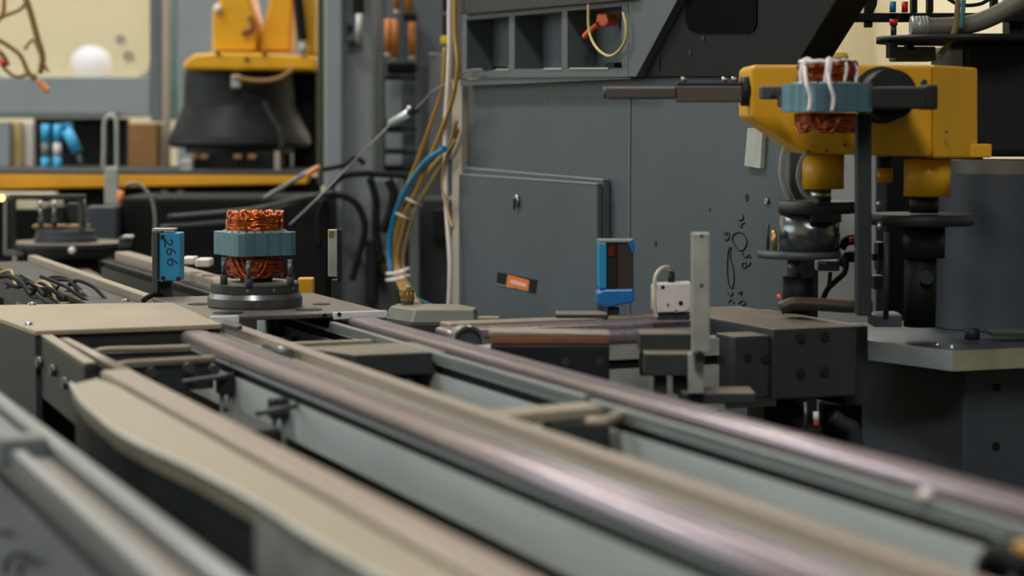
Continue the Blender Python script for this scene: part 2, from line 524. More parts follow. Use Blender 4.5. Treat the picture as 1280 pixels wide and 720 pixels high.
# pale bolts seen on the right beam
for i, (px, py) in enumerate(((1157, 621),)):
    c = atX(px, py, 0.827)
    tag(MB().sphere(c + Vector((0, 0, 0.001)), 0.0055, 12).build('round_stud', white_p), 'small bright stud on the inner edge of the nearest right rail', 'stud')
# dark cable tie block at the lower right corner
kn = thing('cable_clamp', 'black cable clamp with yellow tag at the lower right corner', 'clamp', atX(1260, 705, 0.80))
MB().tube([atX(1240, 712, 0.815), atX(1255, 695, 0.81), atX(1275, 700, 0.81), atX(1290, 715, 0.81)], 0.012, 10).build('cable', black, kn)
MB().tube([atX(1270, 690, 0.808), atX(1282, 686, 0.808), atX(1294, 690, 0.808)], 0.006, 8).build('tag', ycable, kn)

# ---- brackets with rods on the outer face of the left rail
def hook(name, label, pts, z, y, grp):
    t = thing(name, label, 'bracket', (0.6, y, 0.80), grp)
    MB().tube([atZ(px, py, z - 0.001 * 0) for px, py in pts], 0.0030, 8).build('bent_rod', steel_dk, t)
    MB().box(0.589, 0.6075, y - 0.010, y + 0.010, 0.855, 0.876).build('clamp', darker, t, 0.002)
    for dx in (0.0, 0.014):
        MB().tube([(0.594 + dx * .7, y, 0.855), (0.592 + dx * 0.6, y - 0.004, 0.80), (0.592, y, 0.74)], 0.0028, 6).build('cable', gcable, t)
    return t
hook('rod_bracket', 'bent rod bracket on the left rail closer to the camera', [(322, 517), (352, 511), (380, 505), (398, 496), (406, 492)], 0.872, atZ(398, 500, 0.872).y, 'rod brackets on the left rail')
hook('rod_bracket', 'bent rod bracket on the left rail just in front of the dusty cover', [(228, 478), (255, 474), (285, 470), (300, 465), (308, 462)], 0.876, atZ(302, 468, 0.876).y, 'rod brackets on the left rail')

# ================================================================== left lane: cover, arm, curved strips
cov = thing('junction_cover', 'dusty tan sheet metal cover over the conveyor junction at left', 'cover', (0.56, 2.88, 0.70))
zc = 0.909
cp = [atZ(278, 405, zc), atZ(216, 378, zc), atZ(-60, 382, zc), atZ(-15, 393, zc), atZ(44, 413.5, zc)]
MB().prism([p - Vector((0, 0, 0.006)) for p in cp], (0, 0, 0.006)).build('cover_sheet', coverm, cov, 0.001)
q = [cp[4], cp[0]]
MB().prism([cp[4] + Vector((0.004, 0.006, -0.026)), cp[0] + Vector((-0.002, 0.006, -0.026)), cp[0] + Vector((-0.002, 0.010, -0.026)), cp[4] + Vector((0.004, 0.010, -0.026))], (0, 0, 0.0195)).build('front_lip', dark, cov)
l0, l1 = cp[4] + Vector((0.0, 0.003, 0)), cp[3] + Vector((0, 0, 0))
dv = (l1 - l0)
l2 = l0 + dv * 1.6
MB().prism([l0 - UP * 0.15, l2 - UP * 0.15, l2 - UP * 0.0065, l0 - UP * 0.0065], (0.008, 0, 0)).build('side_panel', dark, cov, 0.001)
MB().box(0.455, 0.69, 2.80, 3.06, 0.70, 0.80).build('junction_body', darker, cov)
for px, py in ((40, 381), (35, 406), (157, 377)):
    c = atZ(px, py, zc)
    MB().lathe((c.x, c.y, zc), [(0.0, 0.004), (0.005, 0.003), (0.0065, 0.0003)], 14).build('screw', steel, cov)
tag(MB().prism([atZ(278, 404, 0.905), atZ(303, 412, 0.905), atZ(297, 415, 0.905), atZ(277, 410, 0.905)], (0, 0, 0.006)).build('cover_tab', steel_dk), 'small dark metal tab sticking out past the dusty cover corner', 'tab')
# side arm bracket
arm = thing('side_arm', 'dark arm bracket with dusty top edge in front of the cover', 'bracket', (0.445, 2.5, 0.80))
pa, pb = atZ(44, 416, 0.902), atZ(105, 456, 0.902)
ax = (pb - pa)
sec0 = pa + ax * -0.02
w = Vector((0.013, 0.002, 0))
MB().prism([sec0 - UP * 0.075, sec0 + w - UP * 0.075, sec0 + w, sec0], None, [pb - UP * 0.075, pb + w - UP * 0.075, pb + w, pb]).build('arm_bar', dark, arm, 0.003)
MB().prism([sec0 + UP * .0002, sec0 + w + UP * .0002, pb + w + UP * .0002, pb + UP * .0002], (0, 0, .002)).build('dusty_top', railtan, arm)
for fr, dz in ((0.15, 0.03), (0.45, 0.028), (0.7, 0.032)):
    c = pa + ax * fr - UP * dz
    MB().cyl(c - Vector((0.007, 0, 0)), c + Vector((0.002, 0, 0)), 0.007, n=12).build('bolt', steel_dk, arm)
# left lane rails
lane = thing('curved_guide_lane', 'dusty tan double guide strip curving in from the cover at lower left', 'conveyor', (0.43, 1.5, 0))
MB().ext_y(rail_sec(0.4375, 0.474, 0.884, 0.900, 0.004, 0.008), 0.3, 2.235, True).build('inner_strip', railtan, lane)
MB().ext_y(rail_sec(0.4585, 0.474, 0.884, 0.900, 0.002, 0.006), 2.2355, 2.69, True).build('inner_strip', railtan, lane)
edge = []
for px, py in ((90, 480), (96, 492), (106, 506), (124, 522), (148, 541), (190, 563), (250, 590.5), (325, 631), (400, 679)):
    p = atZ(px, py, 0.9)
    edge.append((p.x, p.y))
edge.append((0.388, 0.9)); edge.append((0.388, 0.3))
outer = [(0.4285, 0.3), (0.4285, 2.10), (0.420, 2.17)]
poly = [(x, y) for x, y in edge] + outer
MB().prism([(x, y, 0.884) for x, y in poly], (0, 0, 0.016)).build('outer_strip', railtan2, lane, 0.002)
rim = [Vector((x - 0.001, y, 0.9005)) for x, y in edge[:-2]] + [Vector((0.387, 0.9, 0.9005)), Vector((0.387, 0.3, 0.9005))]
MB().tube(rim, 0.0022, 6, 4).build('edge_bead', alu_pl, lane)
wl = [(x + 0.003, y) for x, y in edge] + [(x + 0.006, y) for x, y in edge[::-1]]
MB().prism([(x, y, 0.815) for x, y in wl], (0, 0, 0.0685)).build('outer_wall', dark, lane)
MB().box(0.4295, 0.4365, 0.3, 2.2, 0.85, 0.893).build('groove_strip', steel_dk, lane)
MB().box(0.415, 0.470, 0.3, 2.2, 0.80, 0.849).build('lane_beam', dark, lane)
yp = atX(327, 660, 0.386).y
MB().box(0.381, 0.387, 0.3, yp, 0.79, 0.893).build('side_plate', alu_dirty, lane)
for y in (0.7, 2.2):
    MB().box(0.425, 0.465, y - .02, y + .02, 0, 0.7995).build('leg', dark, lane, 0.003)
# cross bars bridging lane and left rail
for i, (p0, p1, lab) in enumerate((((120, 438), (238, 434), 'round-ended dusty cross bar right under the dusty cover'), ((146, 455), (268, 447.5), 'round-ended dusty cross bar in front of a bolted dark block'))):
    a, b_ = atZ(*p0, 0.893), atZ(*p1, 0.893)
    t = thing('lane_cross_bar', lab, 'bar', ((a.x + b_.x) / 2, a.y, 0.80), 'round-ended cross bars')
    MB().tube([a + Vector((0.004, -0.006, -0.02)), a + Vector((0.0, 0, -0.006)), a + Vector((0.008, 0, 0)), a.lerp(b_, 0.5), b_], 0.0035, 8).build('top_edge', railtan2, t)
    MB().prism([a + Vector((0.006, 0.003, -0.004)), b_ + Vector((0, 0.003, -0.004)), b_ + Vector((0, 0.003, -0.035)), a + Vector((0.006, 0.003, -0.035))], (0, 0.06, 0)).build('bar_body', dark, t, 0.002)
    if i == 1:
        for px, py in ((236, 460), (268, 462), (190, 466)):
            c = atY(px, py, a.y - 0.001)
            MB().cyl(c - Vector((0, 0.002, 0)), c + Vector((0, 0.006, 0)), 0.006, n=12).build('bolt', steel_dk, t)
tag(MB().box(0.50, 0.600, 2.12, 2.27, 0.72, 0.845).build('drive_block', darker, bevel=0.004), 'black drive block in the gap beside the left rail', 'block')
# tangled cables behind cover
rnd = random.Random(3)
for i in range(26):
    px = 8 + (i % 13) * 8.5; py = 334 + rnd.random() * 18 + (i % 13) * 1.6
    d = 3.35 + rnd.random() * 0.25
    pts = []
    for k in range(5):
        pts.append((px + k * (10 + rnd.random() * 7) - 8, py + rnd.uniform(-7, 9) + k * 6.5, d - k * 0.03))
    m_ = [black, gcable, darker, dark, tcable][rnd.randrange(5) if i % 3 == 0 else 0]
    lab_ = 'tan' if m_ is tcable else 'grey' if m_ is gcable else 'black'
    tag(vt(pts, 1.4 + rnd.random() * 1.6, 3.4, 7).build('loose_cable', m_), 'loose ' + lab_ + ' cable in the tangle behind the dusty cover', 'cable', 'tangled ' + lab_ + ' cables behind the cover')
tag(MB().prism([atZ(20, 338, 0.84), atZ(110, 336, 0.84), atZ(200, 385, 0.84), atZ(20, 392, 0.84)], (0, 0, -0.03)).build('cable_tray', pm('dusty_brown_tray', (112, 96, 76), .7, var=.35, scale=30, bump=.3)), 'dusty brown tray under the tangled cables behind the cover', 'tray')

# ================================================================== near left rail
near = thing('near_rail_beam', 'blurred aluminium rail beam at the lower left corner nearest the camera', 'rail', (0.29, 1.2, 0))
MB().ext_y(beam_sec(0.268, 0.312, 0.884, 0.74, 0.862, 0.871), 0.2, 2.35).build('side_beam', pm('bluish_grey_profile', (104, 112, 120), .45, metal=.1, var=.08, scale=8), near)
MB().ext_y(rail_sec(0.296, 0.3145, 0.8842, 0.902, 0.004, 0.007), 0.2, 2.35, True).build('guide_rail', pm('near_rail_grey', (128, 134, 138), .38, metal=.4, var=.08, scale=8, stretch=(8, .5, 8)), near)
MB().ext_y(rail_sec(0.265, 0.276, 0.8842, 0.899, 0.002, 0.002), 0.2, 1.72).build('outer_strip', pm('near_rail_grey', (128, 134, 138)), near)
MB().ext_y(rail_sec(0.277, 0.295, 0.8842, 0.892, 0.002, 0.002), 0.2, 1.72).build('belt', pm('brown_grey_belt', (112, 104, 96), .55, var=.12, scale=12, stretch=(10, .5, 10)), near)
MB().box(0.2715, 0.2779, 0.21, 2.34, 0.8621, 0.8709).build('slot_shade_strip', black, near)  # slot darkness put in as a black strip
for y in (0.5, 2.2):
    MB().box(0.27, 0.31, y - .02, y + .02, 0, 0.7395).build('leg', dark, near, 0.003)
MB().box(0.258, 0.296, 1.73, 1.765, 0.8845, 0.907).build('end_stop', paint_far2, near, 0.003)
MB().box(0.262, 0.292, 1.78, 2.2, 0.8845, 0.898).build('end_cover', paint_far2, near, 0.003)
for i, pts in enumerate(([(6, 715), (10, 700), (22, 692), (32, 694)], [(26, 718), (30, 706), (40, 700), (46, 703)], [(-4, 668), (4, 664), (10, 668)])):
    tag(MB().tube([atX(x, y, 0.262) for x, y in pts], 0.0018, 7).build('cable_loop', black), ['black cable loop at the bottom left corner on the near beam', 'smaller black cable loop right of the corner loop', 'short black cable end at the left edge on the near beam'][i], 'cable', 'black cable loops on the near beam')
# things in the dark gap below the lanes
tag(MB().tube([V(272, 640, 1.95), V(280, 665, 1.9), V(288, 700, 1.85), V(296, 740, 1.8)], 0.014, 12, 14, rfun=lambda i, k: 1.0 + 0.12 * (i % 2)).build('corrugated_hose', teal_tube), 'teal corrugated hose in the dark gap at lower left', 'hose')
tag(vt([(300, 720), (308, 705), (316, 690), (322, 672)], 2.5, 1.9).build('thin_cable', tcable), 'thin tan cable beside the teal corrugated hose', 'cable')
gb = thing('gap_machinery', 'dark blocks and frame deep in the gap between the near rail and lane', 'machine part', (0.36, 2.0, 0))
MB().box(0.335, 0.40, 2.25, 2.45, 0, 0.80).build('post', darker, gb, 0.004)
MB().box(0.318, 0.37, 1.6, 2.5, 0.60, 0.70).build('lower_beam', dark, gb, 0.004)
MB().box(0.330, 0.378, 1.86, 2.0, 0.705, 0.80).build('valve', dark, gb, 0.004)
for y in (1.95, 1.75):
    MB().tube([(0.34, y, 0.80), (0.35, y - 0.05, 0.82), (0.37, y - 0.12, 0.79), (0.37, y - 0.2, 0.71)], 0.004, 7).build('hose', gcable, gb)

# ================================================================== stator and pallet
def ring_wire(m, cx, cy, z, r, rnd, wr=0.0008, ell=1.0, ph=0.0, seg=36, dr=0.003, dz=0.002, arc=1.0):
    pts = []
    k1, k2 = rnd.uniform(0, 6.28), rnd.uniform(0, 6.28)
    n = int(seg * arc)
    for i in range(n):
        a = ph + 2 * math.pi * arc * i / n
        rr = r + dr * math.sin(3 * a + k1) * 0.6 + rnd.uniform(-dr, dr) * 0.25
        zz = z + dz * math.sin(2 * a + k2) + rnd.uniform(-dz, dz) * 0.25
        pts.append(Vector((cx + rr * math.cos(a), cy + rr * math.sin(a) * ell, zz)))
    m.tube(pts, wr, 5, 1, closed=(arc >= 1.0))
def make_stator(label, base, z0, ht, half, rot, top_h, bot_h, laced=False, cop=copper, cop_low=copper2):
    bx, by = base
    t = thing('motor_stator', label, 'stator', (bx, by, z0 - bot_h), 'motor stators')
    # stamped lamination stack outline: square with chamfered corners and shallow notches
    pts = []
    corner = half * 0.55
    base_pts = []
    for q in range(4):
        a0 = q * math.pi / 2 + rot
        ca, sa = math.cos(a0), math.sin(a0)
        loc = [(half, -half + corner * 0.5), ]
        for k, yy in enumerate((-0.30, -0.24, -0.02, 0.04, 0.22, 0.28)):
            loc.append((half - (half * 0.04 if k % 2 else 0), half * yy * 1.6))
        loc.append((half, half - corner * 0.5))
        loc.append((half - corner * 0.17, half - corner * 0.17))
        for x, y in loc:
            base_pts.append((bx + x * ca - y * sa, by + x * sa + y * ca))
    MB().prism([(x, y, z0) for x, y in base_pts], (0, 0, ht)).build('lamination_stack', lamin, t, 0.0006)
    # brighter end ring with slots
    m = MB()
    rin, rout = half * 0.62, half * 0.93
    for k in range(24):
        a = 2 * math.pi * (k + 0.15) / 24; b2 = 2 * math.pi * (k + 0.85) / 24
        f = lambda r, an: (bx + r * math.cos(an), by + r * math.sin(an), z0 + ht)
        m.prism([f(rin, a), f(rout, a), f(rout, b2), f(rin, b2)], (0, 0, 0.002))
    m.build('slot_insulation', lamin_top, t)
    rnd = random.Random(int(bx * 1000))
    for nm, zz, hh, mm, sg in (('winding_head', z0 + ht + 0.001, top_h, cop, 1), ('winding_base', z0 - 0.001, bot_h * 0.97, cop_low, -1)):
        m = MB()
        for k in range(46):
            u = rnd.random()
            ring_wire(m, bx, by, zz + sg * hh * (0.08 + 0.70 * u), half * rnd.uniform(0.66, 0.80), rnd, 0.0010, seg=30)
        for k in range(26):       # arched coil ends
            a = rnd.uniform(0, 6.28); span = rnd.uniform(0.7, 1.25)
            rr = half * rnd.uniform(0.62, 0.86)
            P = []
            for i in range(9):
                s_ = i / 8
                P.append(Vector((bx + rr * math.cos(a + span * (s_ - .5)), by + rr * math.sin(a + span * (s_ - .5)), zz + sg * hh * (0.05 + 0.93 * math.sin(math.pi * s_) ** 0.6))))
            m.tube(P, 0.0012, 5, 1)
        m.build(nm, mm, t)
        m = MB()
        m.lathe((bx, by, zz), [(half * 0.56, 0), (half * 0.70, sg * hh * 0.05), (half * 0.72, sg * hh * 0.55), (half * 0.62, sg * hh * 0.66), (half * 0.52, sg * hh * 0.4), (half * 0.5, 0)], 36)
        m.build('winding_core', copper2, t)
    if not laced:
        for k in range(7):
            a0 = -0.6 + 0.5 * k
            P = []
            for i in range(14):
                an = 2 * math.pi * i / 14
                rr = half * (0.66 + 0.17 * math.cos(an))
                th = a0 + 0.42 * math.sin(an)
                P.append((bx + rr * math.cos(th), by + rr * math.sin(th), z0 + ht + top_h * (0.9 + 0.12 * math.sin(2 * an + k))))
            MB().tube(P, 0.0009, 5, 2, closed=True).build('coil_loop', copper, t)
    if laced:
        for k in range(7):
            a = 2 * math.pi * k / 7 + 0.35 + 0.25 * math.sin(5.0 * k)
            P = []
            for rr, zz in ((0.80, 0.02), (0.84, 0.35), (0.82, 0.8), (0.70, 1.04), (0.55, 0.95)):
                P.append((bx + half * rr * math.cos(a + 0.1 * zz), by + half * rr * math.sin(a + 0.1 * zz), z0 + ht + top_h * zz))
            MB().tube(P, 0.0046 if math.cos(a) < -0.3 else 0.0024, 6, 3).build('lacing_cord', lace, t)
        P = [(bx + half * 0.74 * math.cos(2 * math.pi * i / 24), by + half * 0.74 * math.sin(2 * math.pi * i / 24), z0 + ht + top_h * (0.98 + 0.03 * (i % 2))) for i in range(24)]
        MB().tube(P, 0.0028, 6, 2, closed=True).build('lacing_cord', lace, t)
        for dx in (-0.02, 0.012):
            p0 = V(1028 + dx * 900, 82, 2.62)
            MB().tube([V(1024 + dx * 900, 84, 2.60), V(1026 + dx * 900, 104, 2.575), V(1031 + dx * 900, 122, 2.574), V(1029 + dx * 900, 139, 2.574)], 0.0026, 6, 4).build('cord_tail', lace, t)
    return t

pc = atZ(319, 384, 0.907)
PX, PY = pc.x, pc.y
pal = thing('stator_pallet', 'dark pallet plate with round two-tier fixture carrying the copper stator', 'pallet', (PX, PY, 0.90))
MB().box(0.668, 0.905, 2.695, 3.03, 0.9025, 0.9085).build('pallet_plate', pm('pallet_sheet', (92, 88, 84), 0.4, metal=0.3, var=0.25, scale=9, dust=(TAN, .22)), pal, 0.0015)
for x0, x1, mm in ((0.832, 0.905, white_d), (0.668, 0.705, white_d)):
    MB().box(x0, x1, 2.688, 2.6945, 0.9005, 0.910).build('edge_block', pm('bright_block', (222, 226, 232), .35, metal=.2, var=.06), pal, 0.001)
for px, py in ((424, 393), (406, 394.5)):
    c = atY(px, py, 2.688)
    MB().cyl(c - Vector((0, .001, 0)), c + Vector((0, .003, 0)), 0.003, n=10).build('hole_plug', black, pal)
for px, py, r in ((250, 380, 0.017), (285, 391, 0.020), (386, 387, 0.018), (402, 380, 0.012)):
    c = atZ(px, py, 0.909)
    MB().lathe((c.x, c.y, 0.9086), [(0.0, 0.0008), (r, 0.0008), (r, 0)], 24).build('round_pad', black, pal)
MB().lathe((PX, PY, 0.9087), [(0, 0), (0.063, 0), (0.064, 0.002), (0.064, 0.0125)], 48).build('base_ring', steel_dk, pal)
MB().lathe((PX, PY, 0.9087), [(0.064, 0.0126), (0.0605, 0.019), (0.03, 0.019)], 48).build('chamfer_ring', steel, pal)
MB().lathe((PX, PY, 0.9278), [(0.058, 0), (0.0592, 0.001), (0.0592, 0.012), (0.057, 0.0145), (0, 0.0145)], 48).build('top_ring', dark_dust, pal)
for a in (-2.0, -1.4, -0.8):
    c = Vector((PX + 0.059 * math.cos(a), PY + 0.059 * math.sin(a), 0.934))
    MB().cyl(c, c + Vector((math.cos(a), math.sin(a), 0)) * 0.0008, 0.002, n=8).build('set_screw', steel, pal)
for px, py in ((280, 356), (311, 361), (363, 359), (336, 352)):
    c = atZ(px, py, 0.9424)
    MB().cyl((c.x, c.y, 0.9424), (c.x, c.y, 0.956), 0.0052, n=14).build('post_sleeve', dark, pal)
    MB().cyl((c.x, c.y, 0.9561), (c.x, c.y, 0.9785), 0.0032, n=12).build('post', steel_dk, pal)
MB().cyl((PX, PY, 0.9424), (PX, PY, 0.946), 0.02, n=24).build('centre_boss', dark, pal)
make_stator('bare copper stator standing on the round pallet fixture at left', (PX, PY), 0.9788, 0.031, 0.0455, math.radians(8), 0.027, 0.03)

# ================================================================== blue sensor 266 and reflector
sn = thing('optical_sensor', 'blue optical sensor marked 266 on a metal bracket', 'sensor', V(205, 378, 3.12))
dS = 3.10
MB().vbox(199, 226, 291, 351, dS, 0.035).build('sensor_body', blue_p, sn, 0.002)
MB().vbox(190, 197, 289, 375, dS - 0.004, 0.03).build('bracket_plate', steel_dk, sn, 0.001)
MB().vbox(190, 218, 286, 288.5, dS - 0.004, 0.03).build('bracket_top', alu_dirty, sn)
MB().vbox(199, 214, 351.5, 378, dS + 0.02, 0.02).build('bracket_foot', dark, sn, 0.001)
for px, py in ((203.5, 296.5), (204, 347.5), (223, 348.5)):
    c = V(px, py, dS)
    MB().cyl(c - FWD * 0.0015, c + FWD * 0.002, 0.0032, n=10).build('screw', darker, sn)
def strokes(lines, r, fn, name, mat, parent):
    m = MB()
    for ln in lines:
        m.tube([fn(x, y) for x, y in ln], r, 5, 4)
    return m.build(name, mat, parent)
fS = lambda x, y: V(x, y, dS - 0.0003)
G2 = [(0.05, 0.70), (0.12, 0.92), (0.38, 1.0), (0.62, 0.88), (0.62, 0.62), (0.35, 0.32), (0.02, 0.05), (0.45, 0.06), (0.95, 0.10)]
G6 = [(0.72, 1.0), (0.42, 0.88), (0.16, 0.58), (0.06, 0.28), (0.20, 0.04), (0.55, 0.0), (0.86, 0.18), (0.82, 0.42), (0.52, 0.52), (0.22, 0.40)]
def turned(g, x0, x1, y0, y1):      # glyph turned a quarter clockwise
    return [(x0 + v * (x1 - x0), y0 + u * (y1 - y0)) for u, v in g]
strokes([turned(G2, 205.5, 215.5, 299, 310), turned(G6, 208.5, 219.5, 310.5, 319.5), turned(G6, 209.5, 221, 323, 333)], 0.0009, fS, 'marker_writing', ink, sn)
MB().tube([V(178, 377, 3.08), V(186, 371, 3.08), V(198, 369, 3.1), V(207, 374, 3.12)], 0.004, 8).build('cable', black, sn)

rf = thing('reflector_plate', 'small pale reflector plate on a dark post right of the stator', 'reflector', V(418, 380, 3.32))
MB().vbox(410, 421.5, 287, 346, 3.30, 0.008).build('reflector', alu_dirty, rf, 0.001)
MB().vbox(411, 417, 289, 296, 3.297, 0.003).build('clip', brass, rf)
MB().vbox(421.6, 427, 287, 350, 3.30, 0.016).build('edge_frame', darker, rf)
MB().vbox(414, 426, 350.2, fpy(3.304), 3.304, 0.02).build('post', dark, rf)
tag(MB().vbox(372, 391, 348, fpy(3.42), 3.42, 0.03).build('yellow_post', yellow, bevel=0.002), 'short yellow post behind the round stator pallet', 'post')
for i, (x0, x1, y0, y1) in enumerate(((226, 243, 322, 331), (243.5, 262, 324, 334))):
    tag(MB().vbox(x0, x1, y0, y1, 3.62 - 0.06 * i, 0.05).build('white_pad', white_p, bevel=0.003), ['pale pad on the rail right beside the blue sensor', 'pale pad on the rail between blue sensor and stator'][i], 'pad', 'pale pads on the far rail')

# ================================================================== grey machine cabinet
XC = 1.50
yn = atX(986, 300, XC).y
yf = atX(576, 300, XC).y
ztop = atX(785, 96.5, XC).z
mach = thing('machine_cabinet', 'large grey machine housing with recessed ledge filling the centre background', 'machine', (XC + 0.2, (yn + yf) / 2, 0))
hp = [(XC, yn), (XC + .05, yn), (XC + .05, yn + .07), (XC + .42, yn + .80), (XC + .42, yf), (XC, yf)]
MB().prism([(x, y, 0) for x, y in hp], (0, 0, ztop)).build('lower_housing', paint, mach, 0.004)
pS = atX(787, 300, XC)
MB().box(XC - 0.002, XC - 0.0001, pS.y - 0.004, pS.y + 0.004, 0.3, ztop - 0.02).build('weld_seam', paint_up, mach, 0.0008)
# ledge casting with three recesses: built from ribs and a back panel
XL = XC - 0.03
def ybar(px0, px1, pyA, pyB, X, t, name, mat, bev=0.001):
    MB().xpoly([(px0, pyA[0]), (px1, pyA[1]), (px1, pyB[1]), (px0, pyB[0])], X, t).build(name, mat, mach, bev)
ybar(577, 785, (87, 85), (98, 96.5), XL, 0.10, 'ledge_rail', paint_up)
ybar(577, 785, (19, 0), (26, 7), XL, 0.10, 'ledge_top', paint_up)
ybar(577, 583, (26, 25.5), (87, 87), XL, 0.10, 'rib', paint_up)
ybar(636, 643, (20.5, 20), (86.5, 86.5), XL, 0.10, 'rib', paint_up)
ybar(702, 709, (14, 13.5), (86, 86), XL, 0.10, 'rib', paint_up)
ybar(777, 785, (7, 7), (85.5, 85.5), XL, 0.10, 'rib', paint_up)
p0, p1 = atX(577, 92, XL), atX(785, 92, XL)
MB().box(XC + 0.025, XC + 0.035, p1.y, p0.y, ztop + 0.001, 1.45).build('recess_back', paint_up, mach)
MB().box(XL + .004, XC + .03, p1.y, p0.y + .02, ztop - .004, ztop + .008).build('ledge_floor', paint_up, mach)
ybar(574, 790, (-40, -60), (18.5, -0.5), XL - 0.015, 0.12, 'upper_plate', dark)
# gusset and dark overhead plate
MB().xpoly([(785.5, -40), (868, -40), (795, 96), (785.5, 96)], XL - 0.002, 0.02).build('gusset', paint_up, mach, 0.001)
MB().xpoly([(868, -40), (1070, -40), (986, 96.5), (795, 96.5)], XL + 0.012, 0.05).build('overhead_plate', pm('matt_black_plate', (28, 32, 33), .6, spec=.12, var=.2, scale=8), mach, 0.002)
op = [(857, -20), (945, -20), (945, 30), (942, 38), (934, 42), (872, 42), (861, 37), (857, 28)]
MB().xpoly(op, XL + 0.010, 0.0018).build('opening', pm('dark_opening', (8, 8, 9), .8, spec=.05), mach)
c = atX(822, 67, XL + 0.011)
MB().cyl(c, c + Vector((0.002, 0, 0)), 0.009, n=14).build('keyhole', black, mach)
MB().xpoly([(819, 70), (825, 70), (824, 88), (820, 88)], XL + 0.0105, 0.0015).build('keyhole', black, mach)
for px, py in ((878, 48), (862, 66), (976, 92)):
    c = atX(px, py, XL + 0.0105)
    MB().cyl(c, c + Vector((0.003, 0, 0)), 0.005, n=12).build('bolt', darker, mach)
for px0, px1, py in ((620, 636, 86), (680, 702, 85), (712, 760, 84.5)):
    ybar(px0, px1, (py, py), (py + 2, py + 1.8), XL - 0.002, 0.004, 'bright_edge', alu_pl, 0)
ybar(755.5, 768, (78, 78), (84.6, 84.6), XL - 0.002, 0.03, 'small_block', black)
ybar(603, 615, (83, 83), (87, 87), XL - 0.002, 0.03, 'small_block', black)
# beige edge trim at the far end
MB().xpoly([(565, 100), (577, 100), (577, 420), (565, 420)], XC - 0.012, 0.05).build('edge_trim', beige, mach, 0.001)
# holes and spots
for px, py, r in ((934, 247, 0.006), (888, 262, 0.003), (820, 305, 0.005)):
    c = atX(px, py, XC)
    MB().cyl(c - Vector((0.0006, 0, 0)), c + Vector((0.002, 0, 0)), r, n=12).build('hole_plug', ink, mach)
c = atX(960, 251, XC)
MB().cyl(c - Vector((0.004, 0, 0)), c, 0.005, n=12).build('bolt', steel, mach)
# marker writing on the housing
fC = lambda x, y: atX(895 + x / 5.54, 255 + y / 5.54, XC - 0.0004)
strokes([[(112, 250), (128, 208), (180, 200), (216, 258), (190, 318), (150, 312), (112, 250)],
         [(95, 300), (84, 350), (80, 470), (92, 560), (112, 572), (126, 540), (120, 440), (104, 390), (100, 310)],
         [(98, 296), (108, 306), (96, 312)], [(100, 566), (120, 580), (98, 578)],
         [(186, 338), (192, 362), (214, 368), (232, 350), (240, 376)],
         [(186, 440), (184, 412), (206, 408), (212, 436), (192, 444)], [(212, 432), (232, 424), (240, 402)],
         [(156, 108), (176, 114), (190, 96), (184, 72)], [(162, 152), (182, 160), (176, 140), (198, 134)],
         [(56, 190), (66, 212), (86, 196), (98, 216)], [(60, 240), (76, 252), (94, 232), (84, 224)],
         [(80, 610), (104, 636), (120, 614)], [(90, 680), (110, 660), (128, 690)],
         [(156, 620), (180, 606), (176, 634)], [(160, 690), (186, 668), (206, 690), (182, 700)]], 0.0014, fC, 'marker_writing', ink, mach)
strokes([[(685, 120), (685, 132)], [(693, 120), (686, 126), (693, 132)]], 0.0007, lambda x, y: atX(x, y, XC - 0.0003), 'faint_letter', paint_lt, mach)

# door of the cabinet
door = thing('cabinet_door', 'grey hinged service door with lock and orange sticker on the housing', 'cabinet door', atX(660, 400, XC - 0.05))
XD = XC - 0.026
MB().xpoly([(573, 217.5), (746, 229.5), (746, 440), (573, 440)], XD, 0.011).build('door_panel', paint, door, 0.003)
MB().xpoly([(580, 209.5), (754, 224.5), (754, 445), (580, 445)], XD + 0.0125, 0.013).build('door_frame', paint, door, 0.003)
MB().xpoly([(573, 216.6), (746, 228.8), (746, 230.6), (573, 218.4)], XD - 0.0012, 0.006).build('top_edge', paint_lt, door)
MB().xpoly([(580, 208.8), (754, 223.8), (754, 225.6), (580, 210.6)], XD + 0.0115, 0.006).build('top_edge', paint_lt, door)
c = atX(647.5, 251, XD)
lk = MB().cyl(c - Vector((0.006, 0, 0)), c, 0.011, n=18).build('lock', steel, door)
MB().box(c.x - 0.009, c.x - 0.0061, c.y - 0.002, c.y + 0.002, c.z - 0.016, c.z + 0.004).build('key_slot', darker, lk)
st = MB().xpoly([(622, 340), (671, 350), (669, 367), (620, 354.5)], XD - 0.0012, 0.001).build('sticker', black, door)
MB().xpoly([(634.5, 343.5), (661.5, 350.5), (660, 364), (632.8, 357.3)], XD - 0.0018, 0.0005).build('orange_field', orange_d, st)
MB().xpoly([(636.5, 345.6), (659.8, 351.8), (658.5, 361.8), (635, 355.3)], XD - 0.0022, 0.0003).build('inner_field', orange, st)
for k in range(7):
    x = 638.5 + k * 2.85
    MB().xpoly([(x, 349.2 + k * .76), (x + 1.7, 349.7 + k * .76), (x + 1.4, 354.8 + k * .76), (x - .3, 354.3 + k * .76)], XD - 0.0025, 0.0002).build('print_mark', white_p, st)
MB().xpoly([(620, 354.2), (640, 359.5), (640, 360.5), (620, 355.2)], XD - 0.0024, 0.001).build('sticker_edge', alu_pl, st)

